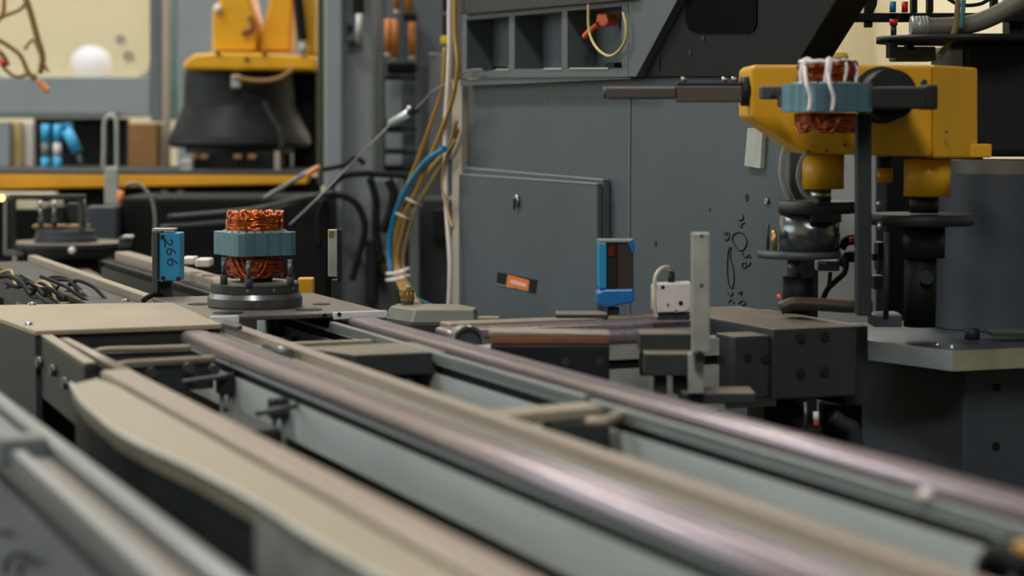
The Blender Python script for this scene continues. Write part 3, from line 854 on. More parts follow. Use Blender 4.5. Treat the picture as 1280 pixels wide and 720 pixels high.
# orange lever with yellow loop
lv = thing('orange_lever', 'orange lever handle in the right recess of the ledge', 'handle', atX(750, 40, XC + 0.02))
xo = XL + 0.02
MB().xpoly([(746, 17), (757, 17), (760, 28), (756, 33), (746, 33), (744, 28)], xo, 0.02).build('lever_hub', orange, lv, 0.003)
MB().tube([atX(748, 30, xo), atX(740, 36, xo - .005), atX(733, 43, xo - .01), atX(731, 46, xo - .01)], 0.0048, 8).build('lever_arm', orange, lv)
a = atX(751, 25, xo + .02)
MB().cyl(a, a + Vector((0.038, 0, 0)), 0.006, n=10).build('spindle', darker, lv)
tag(MB().tube([atX(x, y, XL - 0.012) for x, y in ((737, -20), (735.5, 10), (736, 35), (741, 52), (751, 65), (763, 70), (775, 62), (782, 48), (782.5, 30), (779, 16))], 0.0023, 8).build('yellow_loop_cable', pm('pale_yellow_cable', (206, 184, 112), .4)), 'thin yellow cable hanging in a loop over the orange lever', 'cable')
# hanging strip
tag(MB().xpoly([(934, 160), (953, 160), (950, 211), (930, 208)], XC - 0.008, 0.0075).build('hanging_strip', alu_dirty, bevel=0.001), 'short grey metal strip hanging below the yellow gripper body', 'strip')

# ================================================================== cables at the machine's far edge
XW = XC - 0.05
def cab(name, pts, r, mat, label, cat='cable', grp=None, dX=0.0):
    m = MB().tube([atX(x, y, XW + dX) for x, y in pts], r, 8, 6)
    return tag(m.build(name, mat), label, cat, grp)
cab('white_cable', [(563, -30), (562, 20), (562, 60), (560, 110), (557, 160), (558, 250), (563, 330), (561, 390)], 0.0052, wcable, 'straight white cable hanging down the left edge of the machine')
cab('yellow_cable', [(569, -20), (569, 40), (572, 85), (564, 130), (545, 180), (520, 240), (500, 280), (493, 320), (500, 350), (515, 375)], 0.0044, ycable, 'outer yellow cable bending away from the machine edge', grp='yellow cables at the machine edge', dX=-.01)
cab('yellow_cable', [(556, 60), (553, 110), (540, 150), (522, 200), (508, 235), (497, 275), (490, 320), (497, 352), (512, 378)], 0.0040, ycable, 'leftmost yellow cable passing behind the white cable', grp='yellow cables at the machine edge', dX=.01)
cab('yellow_cable', [(571, 150), (560, 185), (535, 215), (515, 250), (503, 290), (497, 325), (505, 355), (522, 380)], 0.0044, tcable, 'tan cable joining the yellow bundle below the blue hose', grp='yellow cables at the machine edge', dX=.02)
cab('yellow_cable', [(573, 160), (562, 190), (542, 222), (521, 260), (508, 300), (503, 330), (510, 358), (526, 384)], 0.0044, tcable, 'innermost tan cable of the yellow bundle', grp='yellow cables at the machine edge', dX=.03)
cab('yellow_cable', [(569, 175), (557, 200), (554, 235), (560, 265), (566, 285)], 0.0036, tcable, 'short tan cable curving back to the beige machine edge', grp='yellow cables at the machine edge', dX=-.005)
cab('blue_hose', [(556, 186), (535, 200), (515, 225), (499, 255), (490, 285), (487, 315), (489, 340)], 0.0062, blue_c, 'bright blue hose arching beside the yellow cables', 'hose', dX=-.02)
cab('cyan_wire', [(520, 372), (532, 378), (545, 384)], 0.002, teal_tube, 'thin cyan wire end below the yellow cable bundle', 'wire')
tie = thing('cable_tie', 'pale double cable tie around the yellow cable bundle', 'cable tie', atX(497, 345, XW))
for y in (340, 348):
    MB().tube([atX(486, y + 2, XW - .03), atX(496, y + 1.5, XW - .035), atX(508, y - 3, XW - .025), atX(508, y - 3, XW + .045), atX(486, y + 2, XW + .04)], 0.004, 6, 3, closed=True).build('band', white_p, tie)
for i, (x, y) in enumerate(((517, 252), (504, 270))):
    tag(MB().tube([atX(x - 8, y - 3, XW - .03), atX(x + 7, y + 4, XW - .03), atX(x + 7, y + 4, XW + .045), atX(x - 8, y - 3, XW + .045)], 0.0028, 6, 2, closed=True).build('bundle_tie', beige), ['thin tie higher up on the yellow cable bundle', 'thin tie below the upper one on the yellow cable bundle'][i], 'cable tie', 'thin cable ties')
# inline sensor with its lead
iw = thing('inline_sensor', 'shiny inline cable sensor hanging on a thin grey wire', 'sensor', atX(503, 160, XW))
pA, pB = atX(489, 154, XW), atX(513, 140, XW)
MB().cyl(pA, pB, 0.0085, n=16).build('barrel', pm('bright_nickel', (226, 236, 238), .2, metal=.35, var=.05), iw)
MB().cyl(pB, atX(519, 137, XW), 0.0082, n=14).build('connector', darker, iw)
c = atX(511, 134, XW)
MB().cyl(c, atX(513, 138, XW), 0.004, n=10).build('knob', white_p, iw)
MB().tube([atX(489, 154, XW), atX(470, 174, XW - .06), atX(430, 214, XW - .12), atX(395, 250, XW - .2), atX(362, 281, XW - .26)], 0.0021, 7).build('lead', gcable, iw)
MB().tube([atX(519, 137, XW), atX(530, 126, XW), atX(541, 114, XW), atX(556, 106, XW), atX(568, 101, XW), atX(580, 91, XW), atX(592, 87, XW + .01), atX(604, 87, XW + .012)], 0.0019, 7).build('lead', gcable, iw)

# ================================================================== cross conveyor to the right
cc = thing('cross_conveyor', 'short cross conveyor joining the long conveyor from the right', 'conveyor', (1.12, 2.5, 0))
ZC = 0.90
def crossbar(name, pyA, pyB, x0px, x1px, zt, th, mat, bev=0.002):
    a, b_ = atZ(x0px, pyA, zt), atZ(x1px, pyA, zt)
    y = (atZ(700, pyA, zt).y + 0)
    y2 = atZ(700, pyB, zt).y
    MB().box(a.x, b_.x, y2, y, zt - th, zt).build(name, mat, cc, bev)
crossbar('rear_rail', 396, 399.5, 527, 895, 0.903, 0.02, railtan)
crossbar('rear_groove', 400, 402, 527, 895, 0.896, 0.02, black)
crossbar('guide_rail', 402.5, 407.5, 520, 895, 0.901, 0.012, rail, 0.004)
crossbar('belt_gap', 408, 414, 560, 895, 0.880, 0.02, black)
crossbar('front_rail', 414.5, 419.5, 615, 895, 0.901, 0.012, rail, 0.004)
yfr = atZ(700, 420, 0.90).y
MB().ext_x([(yfr, 0.889), (yfr + 0.04, 0.889), (yfr + 0.04, 0.80), (yfr, 0.80), (yfr, 0.856), (yfr + .008, 0.856), (yfr + .008, 0.868), (yfr, 0.868)], 0.93, 1.32).build('front_beam', alu_dirty, cc)
MB().box(0.94, 1.31, yfr + 0.006, yfr + 0.03, 0.8565, 0.8675).build('slot_shade_strip', black, cc)  # black fill stands for the shade inside the beam slot
MB().box(0.94, 1.30, yfr + 0.21, yfr + 0.25, 0.80, 0.876).build('rear_beam', alu, cc)
for x in (1.0, 1.25):
    MB().box(x - .02, x + .02, yfr + .05, yfr + .09, 0, 0.80).build('leg', dark, cc, 0.003)
# end pulley
yq = yfr + 0.05
c = atY(586, 429, yq)
pu_ = MB().lathe((c.x, yq, c.z), [(0.0165, 0.003), (0.0175, 0), (0.0205, 0), (0.0215, .0015), (0.0215, .016), (0, .016)], 32, axis=(0, 1, 0)).build('pulley', steel, cc)
MB().lathe((c.x, yq, c.z), [(0, .002), (.005, .002), (.005, .006), (0.0165, .006), (0.0165, .0035)], 28, axis=(0, 1, 0)).build('pulley_hub', bluedark, pu_)
MB().box(c.x - 0.055, c.x + 0.06, yfr + 0.12, yfr + 0.13, 0.835, 0.889).build('pulley_bracket', alu_pl, cc, 0.002)
MB().box(c.x - 0.058, c.x - 0.018, yfr + 0.03, yfr + 0.115, 0.868, 0.885).build('end_plate', alu_pl, cc, 0.003)
MB().box(c.x - 0.01, c.x + 0.03, yfr + 0.005, yfr + 0.048, 0.80, c.z - 0.006).build('end_plate', alu_pl, cc, 0.003)
# dark block with rusty lip
bl = thing('bearing_block', 'dark bearing block with rusty brown upper edge on the cross conveyor', 'block', atZ(690, 480, 0.80))
MB().vbox(613, 762, 431, 495, 2.50, 0.03).build('block_body', darker, bl, 0.002)
MB().vbox(613, 762, 420, 430.5, 2.50, 0.035).build('rusty_edge', rust, bl, 0.002)
MB().vpoly([(611, 414), (763, 417), (763, 420), (611, 420)], 2.50, 0.05).build('top_strip', railtan, bl, 0.001)
for px, py in ((707, 452), (750, 452)):
    cpt = V(px, py, 2.50)
    MB().cyl(cpt - FWD * 0.001, cpt + FWD * 0.004, 0.005, n=12).build('screw', dark, bl)
# brackets in front of the beam
def fpart(name, label, boxes, d, cat, z=None):
    x0, x1, y0, y1 = boxes[0][1:5]
    t = thing(name, label, cat, V((x0 + x1) / 2, y1, d))
    for bx_ in boxes:
        nm, a0, a1, b0, b1, dd, th, mt = bx_
        MB().vbox(a0, a1, b0, b1, d + dd, th).build(nm, mt, t, 0.0015)
    return t
fpart('clamp_bracket', 'dark stepped clamp bracket with dusty shelf on the cross conveyor', [
    ('upper_block', 800, 866, 417, 440, 0.02, 0.05, dark_dust), ('shelf', 806, 870, 442, 470, -0.02, 0.05, dark_dust),
    ('back_plate', 800, 866, 440.5, 470, 0.032, 0.02, darker), ('foot', 818, 834, 471, 493, -0.005, 0.02, dark), ('foot', 842, 860, 470.5, 493, -0.005, 0.02, darker)], 2.47, 'bracket')
ps = thing('flat_post', 'upright pale flat bar post standing in front of the cross conveyor', 'post', V(876, 492, 2.42))
MB().vbox(865, 887, 291, 441, 2.42, 0.012).build('bar', alu_dirty, ps, 0.001)
MB().vbox(861, 880, 441.2, 492, 2.424, 0.012).build('foot_plate', alu_dirty, ps, 0.001)
for py in (295, 357):
    cpt = V(877, py, 2.42)
    MB().cyl(cpt - FWD * 0.0006, cpt + FWD * 0.002, 0.0022, n=10).build('hole', ink, ps)
cpt = V(874, 445, 2.415)
MB().cyl(cpt - FWD * 0.01, cpt + FWD * 0.004, 0.006, n=12).build('bolt', darker, ps)
tag(MB().vbox(852, 945, 491, 505, 2.44, 0.06).build('lower_shelf', dark_dust, bevel=0.002), 'dark narrow shelf below the cross conveyor end', 'shelf')
# end boxes
eb = thing('end_housing', 'dark bolted end housing with dusty top at the cross conveyor end', 'housing', (1.36, 2.52, 0.78))
ztb = 0.903
T = [atZ(883, 383, ztb), atZ(922, 381.5, ztb), atZ(1036, 402, ztb), atZ(967, 411.5, ztb)]
x0b, x1b = T[3].x, T[2].x + 0.004
ynb, yfb = T[3].y + 0.0, T[1].y
MB().box(x0b, x1b, ynb, yfb - 0.01, ztb - 0.088, ztb).build('housing', dark_dust, eb, 0.002)
xsr = atY(1085, 450, ynb + .03).x
MB().box(x1b + 0.001, xsr, ynb + 0.03, yfb - 0.03, ztb - 0.105, ztb - 0.004).build('side_housing', dark_dust, eb, 0.002)
MB().box(atY(918, 450, ynb + .008).x, x0b - 0.001, ynb + 0.008, ynb + 0.06, ztb - 0.085, ztb - 0.008).build('inner_housing', dark_dust, eb, 0.002)
def bolt_on_y(px, py, Y, r, parent, mat=darker):
    p = atY(px, py, Y)
    MB().cyl(p - Vector((0, .003, 0)), p + Vector((0, .002, 0)), r, n=10).build('bolt', mat, parent)
for px, py in ((1000, 422), (1000, 466), (1030, 420), (1030, 464)):
    bolt_on_y(px, py, ynb, 0.006, eb)
for px, py in ((1043, 428),):
    bolt_on_y(px, py, ynb + .03, 0.006, eb, black)
MB().box(atY(1067, 425, ynb + .0288).x - .003, atY(1067, 425, ynb + .0288).x + .002, ynb + 0.0288, ynb + .0302, ztb - 0.032, ztb - 0.008).build('slot', black, eb)
for px, py in ((934, 446), (955, 448)):
    bolt_on_y(px, py, ynb + 0.008, 0.005, eb)

# rounded housing with brass knob left of the cross conveyor
rh = thing('sensor_housing', 'low grey chamfered housing with brass knob at the conveyor junction', 'housing', atZ(545, 395, 0.87))
zt = 0.915
pl = [atZ(488, 382.5, zt), atZ(497, 379.5, zt), atZ(572, 380, zt), atZ(596, 384, zt), atZ(592, 387, zt), atZ(520, 387, zt)]
pl2 = [p + Vector(((p.x - 1.02) * 0.12, (p.y - 2.83) * 0.06, -0.016)) for p in pl]
MB().prism(pl2, None, pl).build('body', pm('dusty_grey_housing', (84, 92, 92), .45, var=.15, dust=((156, 148, 126), .8), spec=.3), rh, 0.002)
MB().prism([p - UP * 0.055 for p in pl2], None, [p - UP * 0.001 for p in pl2]).build('base', dark_dust, rh, 0.001)
kc = atZ(509, 380.5, zt)
kb = MB().lathe((kc.x, kc.y, zt), [(0, 0), (0.0085, 0), (0.0085, .005)], 20).build('knob_base', bluedark, rh)
kb = MB().lathe((kc.x, kc.y, zt), [(0.0085, .005), (0.0096, .0052), (0.0096, .0195), (0.0088, .0205), (0, .0205)], 20).build('knob', brass, rh)
for i in range(10):
    a = 2 * math.pi * i / 10
    q0 = Vector((kc.x + .0095 * math.cos(a), kc.y + .0095 * math.sin(a), zt + .008))
    MB().cyl(q0, q0 + UP * .009, 0.0012, n=6).build('knurl', brass, kb)
MB().cyl((kc.x + .003, kc.y, zt + .0206), (kc.x + .003, kc.y, zt + .024), 0.004, n=10).build('cap', brass, kb)
tag(MB().vbox(695, 760, 392.5, 399, 2.80, 0.05).build('dusty_block', dark_dust, bevel=0.002), 'small flat dusty block on the rear cross rail', 'block')
tag(MB().vbox(528, 624, 396.5, 401, 2.80, 0.02).build('rail_cap', railtan2, bevel=0.001), 'thin dusty cap strip beside the grey chamfered housing', 'strip')

# taped optical device
bt = thing('taped_sensor', 'blue cased mirror sensor fixed with blue tape by the cabinet door', 'sensor', V(770, 392, 2.86))
dT = 2.84
MB().vbox(748, 758.5, 303, 361, dT, 0.05).build('blue_case', blue_p, bt, 0.002)
MB().vbox(759, 771, 303, 361, dT + .002, 0.046).build('dark_window', darker, bt, 0.001)
MB().vbox(771.3, 792, 303, 372, dT + .004, 0.04).build('mirror_face', mirror, bt, 0.001)
MB().vbox(748, 792, 300.5, 302.7, dT, 0.05).build('top_edge', alu_pl, bt)
MB().vpoly([(785, 303), (793, 299), (794, 314), (790, 316)], dT - .001, 0.004).build('tape_corner', blue_t, bt)
MB().vbox(761, 768, 308, 320, dT - .0005, 0.002).build('red_window', pm('dark_red_window', (110, 24, 14), .3), bt)
MB().vpoly([(746, 366), (756, 361.5), (793, 361), (793, 378), (760, 384.5), (746, 381)], dT - .004, 0.055).build('tape_wrap', blue_t, bt, 0.003)
MB().vbox(760, 774, 385, 398, dT + .005, 0.02).build('stem', darker, bt)
# white junction box
jb = thing('junction_box', 'small dirty white junction box with black cable gland', 'junction box', V(840, 394, 2.78))
dJ = 2.72
MB().vpoly([(819, 355), (864, 353), (864, 385), (857, 390), (822, 391)], dJ, 0.03).build('box', white_d, jb, 0.002)
MB().vbox(815, 818.6, 357, 388, dJ + .004, 0.026).build('side_lid', alu_dirty, jb, 0.001)
for px, py, r in ((828.5, 359, 0.0025), (835, 381, 0.002), (851, 379, 0.003), (845, 389, 0.002)):
    cpt = V(px, py, dJ)
    MB().cyl(cpt - FWD * .001, cpt + FWD * .002, r, n=10).build('screw', darker if r > .0022 else gcable, jb)
g = MB(); vcyl(g, 839, 340, 354.5, 4.5, dJ + .015, 16); g.build('gland', darker, jb)
g = MB(); vcyl(g, 838, 337, 339.8, 2.5, dJ + .015, 12); g.build('gland_cap', steel, jb)
MB().tube([V(836, 334, dJ + .015), V(828, 335, dJ), V(820, 344, dJ - .01), V(818, 360, dJ - .01), V(818, 380, dJ - .01), V(821, 397, dJ - .005)], 0.0026, 8).build('cable', pm('cream_cable', (206, 196, 178), .4), jb)
MB().vbox(822, 862, 391.5, 400, dJ + .006, 0.02).build('mount', dark, jb)

# ================================================================== steel plate and column at right
sp_ = thing('steel_base_plate', 'thick chamfered steel base plate at the right edge', 'plate', (1.9, 2.5, 0.84))
zp = 0.872
P3 = [atZ(1087, 425.5, zp), atZ(1192, 438.5, zp), atZ(1300, 437, zp)]
y_far = yn - 0.015
plate = [(P3[0].x, P3[0].y), (P3[1].x, P3[1].y), (2.35, P3[1].y - (2.35 - P3[1].x) * 0.02), (2.35, y_far), (1.503, y_far)]
MB().prism([(x, y, zp - 0.025) for x, y in plate], (0, 0, 0.025)).build('plate', plate_st, sp_, 0.001)
pe = [Vector((x, y, zp - 0.0255)) for x, y in plate[:3]]
for k, mt in ((0, plate_edge), (1, pm('stained_plate_edge', (168, 166, 142), .45, metal=.3, var=.25, scale=14))):
    dvv = (pe[k + 1] - pe[k]).normalized()
    nn = Vector((dvv.y, -dvv.x, 0)) * 0.0022
    MB().prism([pe[k], pe[k + 1], pe[k + 1] + nn, pe[k] + nn], (0, 0, .0255)).build('plate_edge', mt, sp_)
for px, py in ((1172, 431), (1190, 434)):
    cpt = atZ(px, py, zp)
    MB().lathe((cpt.x, cpt.y, zp), [(0, .003), (0.004, .002), (0.005, 0)], 12).build('screw', steel, sp_)
cpt = atZ(1215, 424, zp)
MB().cyl((cpt.x, cpt.y, zp), (cpt.x, cpt.y, zp + 0.014), 0.011, n=6).build('hex_nut', darker, sp_)
MB().box(1.56, 2.30, P3[1].y + 0.04, y_far - 0.03, 0.0, zp - 0.0255).build('pedestal', bluedark, sp_, 0.004)
for px, py in ((1246, 484), (1244, 557)):
    bolt_on_y(px, py, P3[1].y + 0.04, 0.005, sp_, black)
tag(MB().vbox(1240, 1300, 415, 421, 2.80, 0.04).build('steel_strip', steel_dk, bevel=.001), 'bright steel strip lying at the foot of the dark column', 'strip')
tag(MB().vbox(1092, 1128, 393, 409, 2.78, 0.05).build('foot_block', plate_st, bevel=.002), 'grey foot block under the dark rod at the base plate', 'block')

colm = thing('robot_column', 'large dark blue grey round column on the steel base plate', 'column', V(1245, 420, 2.98))
cz0 = zp + 0.001
cc_ = V(1255, 418, 3.02)
MB().lathe((cc_.x, cc_.y, cz0), [(0, 0), (0.105, 0), (0.105, 0.213), (0, 0.213)], 48).build('column_body', bluedark, colm)
MB().lathe((cc_.x, cc_.y, cz0 + 0.2132), [(0, 0), (0.085, 0), (0.085, 0.018), (0, 0.018)], 48).build('column_flange', pm('dusty_flange', (112, 106, 98), .5, metal=.2), colm)
MB().vbox(1205, 1320, 52, 196, 3.05, 0.25).build('column_head', darker, colm, 0.01)
# dark drive under the right end of the gripper body
dm = thing('drive_motor', 'black drive motor standing below the right yellow cylinder', 'motor', V(1145, 408, 2.80))
g = MB(); vcyl(g, 1155, 284, 322, 26, 2.82, 28); g.build('motor_head', darker, dm)
g = MB(); vcyl(g, 1150, 322.5, 408, 20, 2.82, 28); g.build('motor_body', black, dm)
cpt = V(1158, 347, 2.795)
MB().cyl(cpt - FWD * .004, cpt + FWD * .01, 0.009, n=16).build('connector', dark, dm)
g = MB(); vcyl(g, 1108, 290, 398, 3.5, 2.78, 12); g.build('guide_rod', dark, dm)

# ================================================================== yellow gripper robot
rob = thing('gripper_robot', 'yellow robot gripper body with two cylinders at upper right', 'robot', V(1080, 240, 2.80))
dR = 2.74
MB().vpoly([(938, 85), (944, 81), (1166, 81), (1166, 196), (1085, 194), (1003, 192), (938, 146)], dR, 0.14).build('front_body', yellow, rob, 0.004)
a = [V(1166.3, 81, dR), V(1166.3, 198, dR), V(1222, 198, dR + 0.06), V(1222, 85, dR + 0.06)]
MB().prism(a, FWD * 0.10).build('side_body', yellow, rob, 0.003)
MB().vbox(1210, 1240, 180, 197, dR + 0.05, 0.04).build('side_lug', yellow, rob, 0.002)
g = MB(); vcyl(g, 1029, 193, 236, 26, dR + 0.06, 28); g.build('left_cylinder', yellow, rob)
g = MB(); vcyl(g, 1159, 199, 245, 29, dR + 0.06, 28); g.build('right_cylinder', yellow, rob)
g = MB(); vcyl(g, 1106, 210, 228, 10, dR + 0.08, 18); g.build('small_cylinder', yellow, rob)
g = MB(); vcyl(g, 1106, 196, 209.7, 8, dR + 0.08, 18); g.build('neck', darker, rob)
g = MB(); vcyl(g, 1026, 236.3, 251, 13, dR + 0.06, 20); g.build('left_shaft', steel, rob)
g = MB(); vcyl(g, 1155, 245.3, 266, 18, dR + 0.06, 20); g.build('right_shaft', darker, rob)
for px, py in ((1010, 190), (1033, 188), (1183, 165), (1056, 181)):
    cpt = V(px, py, dR)
    MB().cyl(cpt - FWD * .0012, cpt + FWD * .002, 0.0022, n=8).build('screw', rust, rob)
# tool arm going left
ta = thing('tool_arm', 'grey tool bar with rounded tip reaching left from the yellow body', 'tool', V(845, 130, 2.76))
MB().vbox(758, 846, 108, 124, 2.745, 0.02).build('bar', pm('brown_grey_steel', (88, 84, 78), .45, metal=.3), ta, 0.003)
MB().tube([V(759, 116, 2.755), V(754, 116, 2.755)], 0.0075, 12).build('tip', bluedark, ta)
MB().vbox(846.4, 928, 107, 128, 2.742, 0.026).build('clamp', pm('brown_grey_steel', (88, 84, 78), .45, metal=.3), ta, 0.002)
MB().vbox(846.4, 928, 102.5, 106.7, 2.742, 0.026).build('top_strip', dark, ta, 0.001)
for px in (855, 906, 918):
    cpt = V(px, 99, 2.755)
    MB().cyl(cpt - UP * .004, cpt + UP * .003, 0.004, n=10).build('bolt', steel, ta)
cpt = V(932, 114, 2.76)
MB().cyl(cpt - RIGHT * .006, cpt + RIGHT * .0052, 0.019, n=22).build('flange', darker, ta)
# gripper holding the laced stator
gr = thing('stator_gripper', 'black gripper jaws holding the laced stator in front of the yellow body', 'gripper', V(1110, 150, 2.62))
cpt = V(1115, 118, 2.66)
MB().cyl(cpt, cpt + FWD * 0.075, 0.031, n=32).build('rotary_hub', darker, gr)
MB().cyl(cpt + FWD * 0.0752, cpt + FWD * 0.0795, 0.036, n=32).build('hub_flange', dark, gr)
MB().vbox(1086, 1172, 108, 136, 2.61, 0.045).build('jaw_arm', pm('black_anodised', (38, 40, 38), .4, var=.2), gr, 0.003)
MB().vbox(1158, 1173, 106, 137, 2.60, 0.055).build('jaw_end', darker, gr, 0.003)
MB().vbox(952, 985, 108, 124, 2.655, 0.03).build('left_jaw', bluedark, gr, 0.002)
MB().vbox(975, 988, 120, 134, 2.64, 0.03).build('left_finger', bluedark, gr, 0.002)
for px, py in ((967, 116), (1155, 103)):
    cpt = V(px, py, 2.65)
    MB().cyl(cpt - FWD * .002, cpt + FWD * .004, 0.004, n=10).build('bolt', steel_dk, gr)
cst = V(1033, 140, 2.628)
dd = 2.628
h1 = (140 - 105) * dd / FPX
make_stator('laced stator held by the black gripper in front of the yellow robot', (cst.x, cst.y), cst.z, h1, 0.0435, math.radians(2), 0.0265, 0.025, laced=True, cop=copper2)
tag(MB().vbox(1071, 1090, 142, 395, 2.66, 0.02).build('upright_bar', dark, bevel=.002), 'dark upright bar below the laced stator', 'bar')
# left spindle unit
su = thing('spindle_unit', 'dark stacked spindle with bright steel drum below the left yellow cylinder', 'spindle', V(1010, 392, 2.80))
dU = 2.80
g = MB(); vcyl(g, 1022, 251.3, 266, 49, dU, 36); g.build('top_disc', dark, su)
g = MB(); vcyl(g, 1012, 267, 313, 38, dU, 36); g.build('drum', pm('drum_steel', (120, 124, 126), .22, metal=.9, var=.1), su)
g = MB(); vcyl(g, 999, 313.3, 322, 52, dU, 36); g.build('lower_flange', bluedark, su)
g = MB(); vcyl(g, 993, 322.3, 346, 9, dU - .01, 18); g.build('shaft', steel_dk, su)
g = MB(); vcyl(g, 997, 346.3, 391, 19, dU, 24); g.build('spindle_foot', black, su)
g = MB(); vcyl(g, 968, 288, 312.8, 3.6, dU - .02, 12); g.build('brass_pin', brass, su)
g = MB(); vcyl(g, 960, 280, 312.8, 2, dU + .02, 10); g.build('thin_pin', dark, su)
MB().vbox(1014, 1052, 268, 278, dU - 0.05, 0.02).build('clamp', darker, su, .001)
strokes([[(980, 292), (982, 287), (982, 296)], [(978, 294), (985, 293)]], 0.0006, lambda x, y: V(x, y, dU - 0.0398), 'marker_mark', ink, su)
# right disc
dp = thing('index_disc', 'thin dark round index plate below the right yellow cylinder', 'disc', V(1155, 282, 2.82))
g = MB(); vcyl(g, 1153, 267, 281, 63, 2.83, 40); g.build('disc', dark, dp)
for px, py in ((1098, 255), (1099, 283)):
    g = MB(); vcyl(g, px, py - 5, py + 5, 3, 2.74, 10); g.build('bright_pin', steel, dp)
# hose loops, valves, cables right
tag(vt([(1003, 182), (990, 176), (980, 192), (978, 220), (984, 240), (990, 252)], 5, 2.83).build('clear_hose', clear), 'clear hose loop left of the left yellow cylinder', 'hose', 'clear hoses by the spindle')
tag(vt([(1008, 190), (1000, 205), (998, 225), (1006, 243), (1022, 252)], 3, 2.74).build('clear_hose', clear), 'thin clear tube curling in front of the left yellow cylinder', 'hose', 'clear hoses by the spindle')
tag(vt([(975, 386), (990, 380), (1005, 380), (1030, 381), (1060, 383), (1090, 384)], 8, 2.76, 12, 10, rfun=lambda i, k: 1 + .08 * (i % 2)).build('cable_sleeve', pm('dusty_black_sleeve', (40, 38, 36), .5, dust=((146, 108, 66), .8))), 'dusty black corrugated cable sleeve lying below the spindle', 'hose')
vb = thing('valve_fitting', 'small grey valve with black push fittings beside the upright bar', 'valve', V(1035, 340, 2.86))
MB().vbox(1022, 1050, 326, 339, 2.84, 0.03).build('valve_body', paint_far2, vb, .002)
MB().vbox(1023, 1032, 326.5, 330, 2.838, 0.002).build('bright_label', alu_pl, vb)
MB().tube([V(1050, 310, 2.84), V(1058, 301, 2.84), V(1072, 300, 2.84)], 0.007, 8).build('elbow_fitting', black, vb)
MB().tube([V(1050, 332, 2.84), V(1058, 322, 2.84), V(1070, 321, 2.84)], 0.0075, 8).build('elbow_fitting', black, vb)
MB().vbox(1063, 1070, 297, 303, 2.82, .01).build('red_collar', red_p, vb)
MB().tube([V(1058, 324, 2.83), V(1056, 340, 2.83), V(1044, 352, 2.83), V(1034, 362, 2.83), V(1028, 376, 2.83)], 0.0038, 8).build('hose', black, vb)
MB().tube([V(1038, 340, 2.84), V(1036, 355, 2.84), V(1030, 374, 2.84)], 0.0028, 8).build('hose', black, vb)
fpart('valve_terminal', 'black valve terminal just right of the dark upright bar', [('block', 1097, 1106, 303, 338, 0, .03, darker), ('block_base', 1092, 1106, 345, 362, 0.0, .03, darker), ('knob', 1091, 1097, 317, 326, 0.0, .01, black)], 2.86, 'valve')
tag(MB().sphere(V(973.5, 370, 2.74), 0.0024, 10).build('red_indicator_light', redind), 'tiny red indicator light at the spindle foot', 'indicator')
# bits in the dark under the conveyor end
bt2 = thing('grease_bottle', 'small white tube with red tip in the dark below the end housing', 'tube', V(1020, 530, 2.6))
g = MB(); vcyl(g, 1020, 515, 527, 3.5, 2.6, 12); g.build('tube', white_p, bt2)
g = MB(); vcyl(g, 1020, 527.3, 533, 3, 2.6, 12); g.build('tip', red_p, bt2)
g = MB(); vcyl(g, 1007, 503, 540, 2.2, 2.6, 12)
tag(g.build('steel_rod', steel_dk), 'thin upright steel rod beside the white and red tube', 'rod')
um = thing('under_machine', 'dark machinery block with grey elbow under the end housing', 'machine part', V(1060, 600, 2.75))
MB().vbox(955, 1000, 506, 640, 2.72, 0.2).build('leg_block', darker, um, .004)
MB().vbox(1030, 1078, 506, fpy(2.82), 2.82, 0.05).build('leg_block', black, um, .004)
MB().vbox(1001, 1029, 534, 640, 2.6, 0.3).build('ledge', black, um, .004)
MB().tube([V(1040, 520, 2.7), V(1055, 530, 2.7), V(1066, 536, 2.7), V(1070, 560, 2.7)], 0.010, 10).build('elbow', dark, um)

tag(MB().vbox(1004, 1104, 112, fpy(4.15), 4.15, .2).build('pale_grey_cabinet', pm('light_grey_enamel', (206, 214, 214), .5, var=.04), bevel=.006), 'pale grey cabinet seen between the spindle and the dark upright bar', 'cabinet')
tag(MB().vbox(1108, 1230, 86, fpy(3.95), 3.95, .12).build('black_filler', black, bevel=.006), 'added black filler behind the drive motor and right yellow cylinder', 'cabinet')  # black filler added to darken the gap and the plate's reflection
# overhead stuff at upper right
ov = thing('overhead_frame', 'black overhead bracket frame with round openings at the upper right', 'frame', V(1130, 25, 3.4))
dO = 3.3
MB().vbox(1042, 1280, 16, 27, dO, .03).build('rail', black, ov, .002)
for x0, x1 in ((1050, 1061), (1082, 1093), (1140, 1147), (1160, 1167), (1240, 1248)):
    MB().vbox(x0, x1, -40, 15.7, dO + .004, .02).build('hanger', black, ov, .001)
for x0 in (1050, 1082):
    MB().vbox(x0, x0 + 9, 27.3, 34, dO + .004, .02).build('lug', black, ov, .001)
MB().tube([V(1077 + 17 * math.cos(a / 16 * 6.283), 0 + 20 * math.sin(a / 16 * 6.283), dO + .04) for a in range(16)], 0.0035, 8, 3, closed=True).build('ring', darker, ov)
MB().tube([V(1180, -5, dO + .03), V(1200, 6, dO + .03), V(1225, 5, dO + .03), V(1240, -4, dO + .03)], 0.003, 8).build('wire', black, ov)
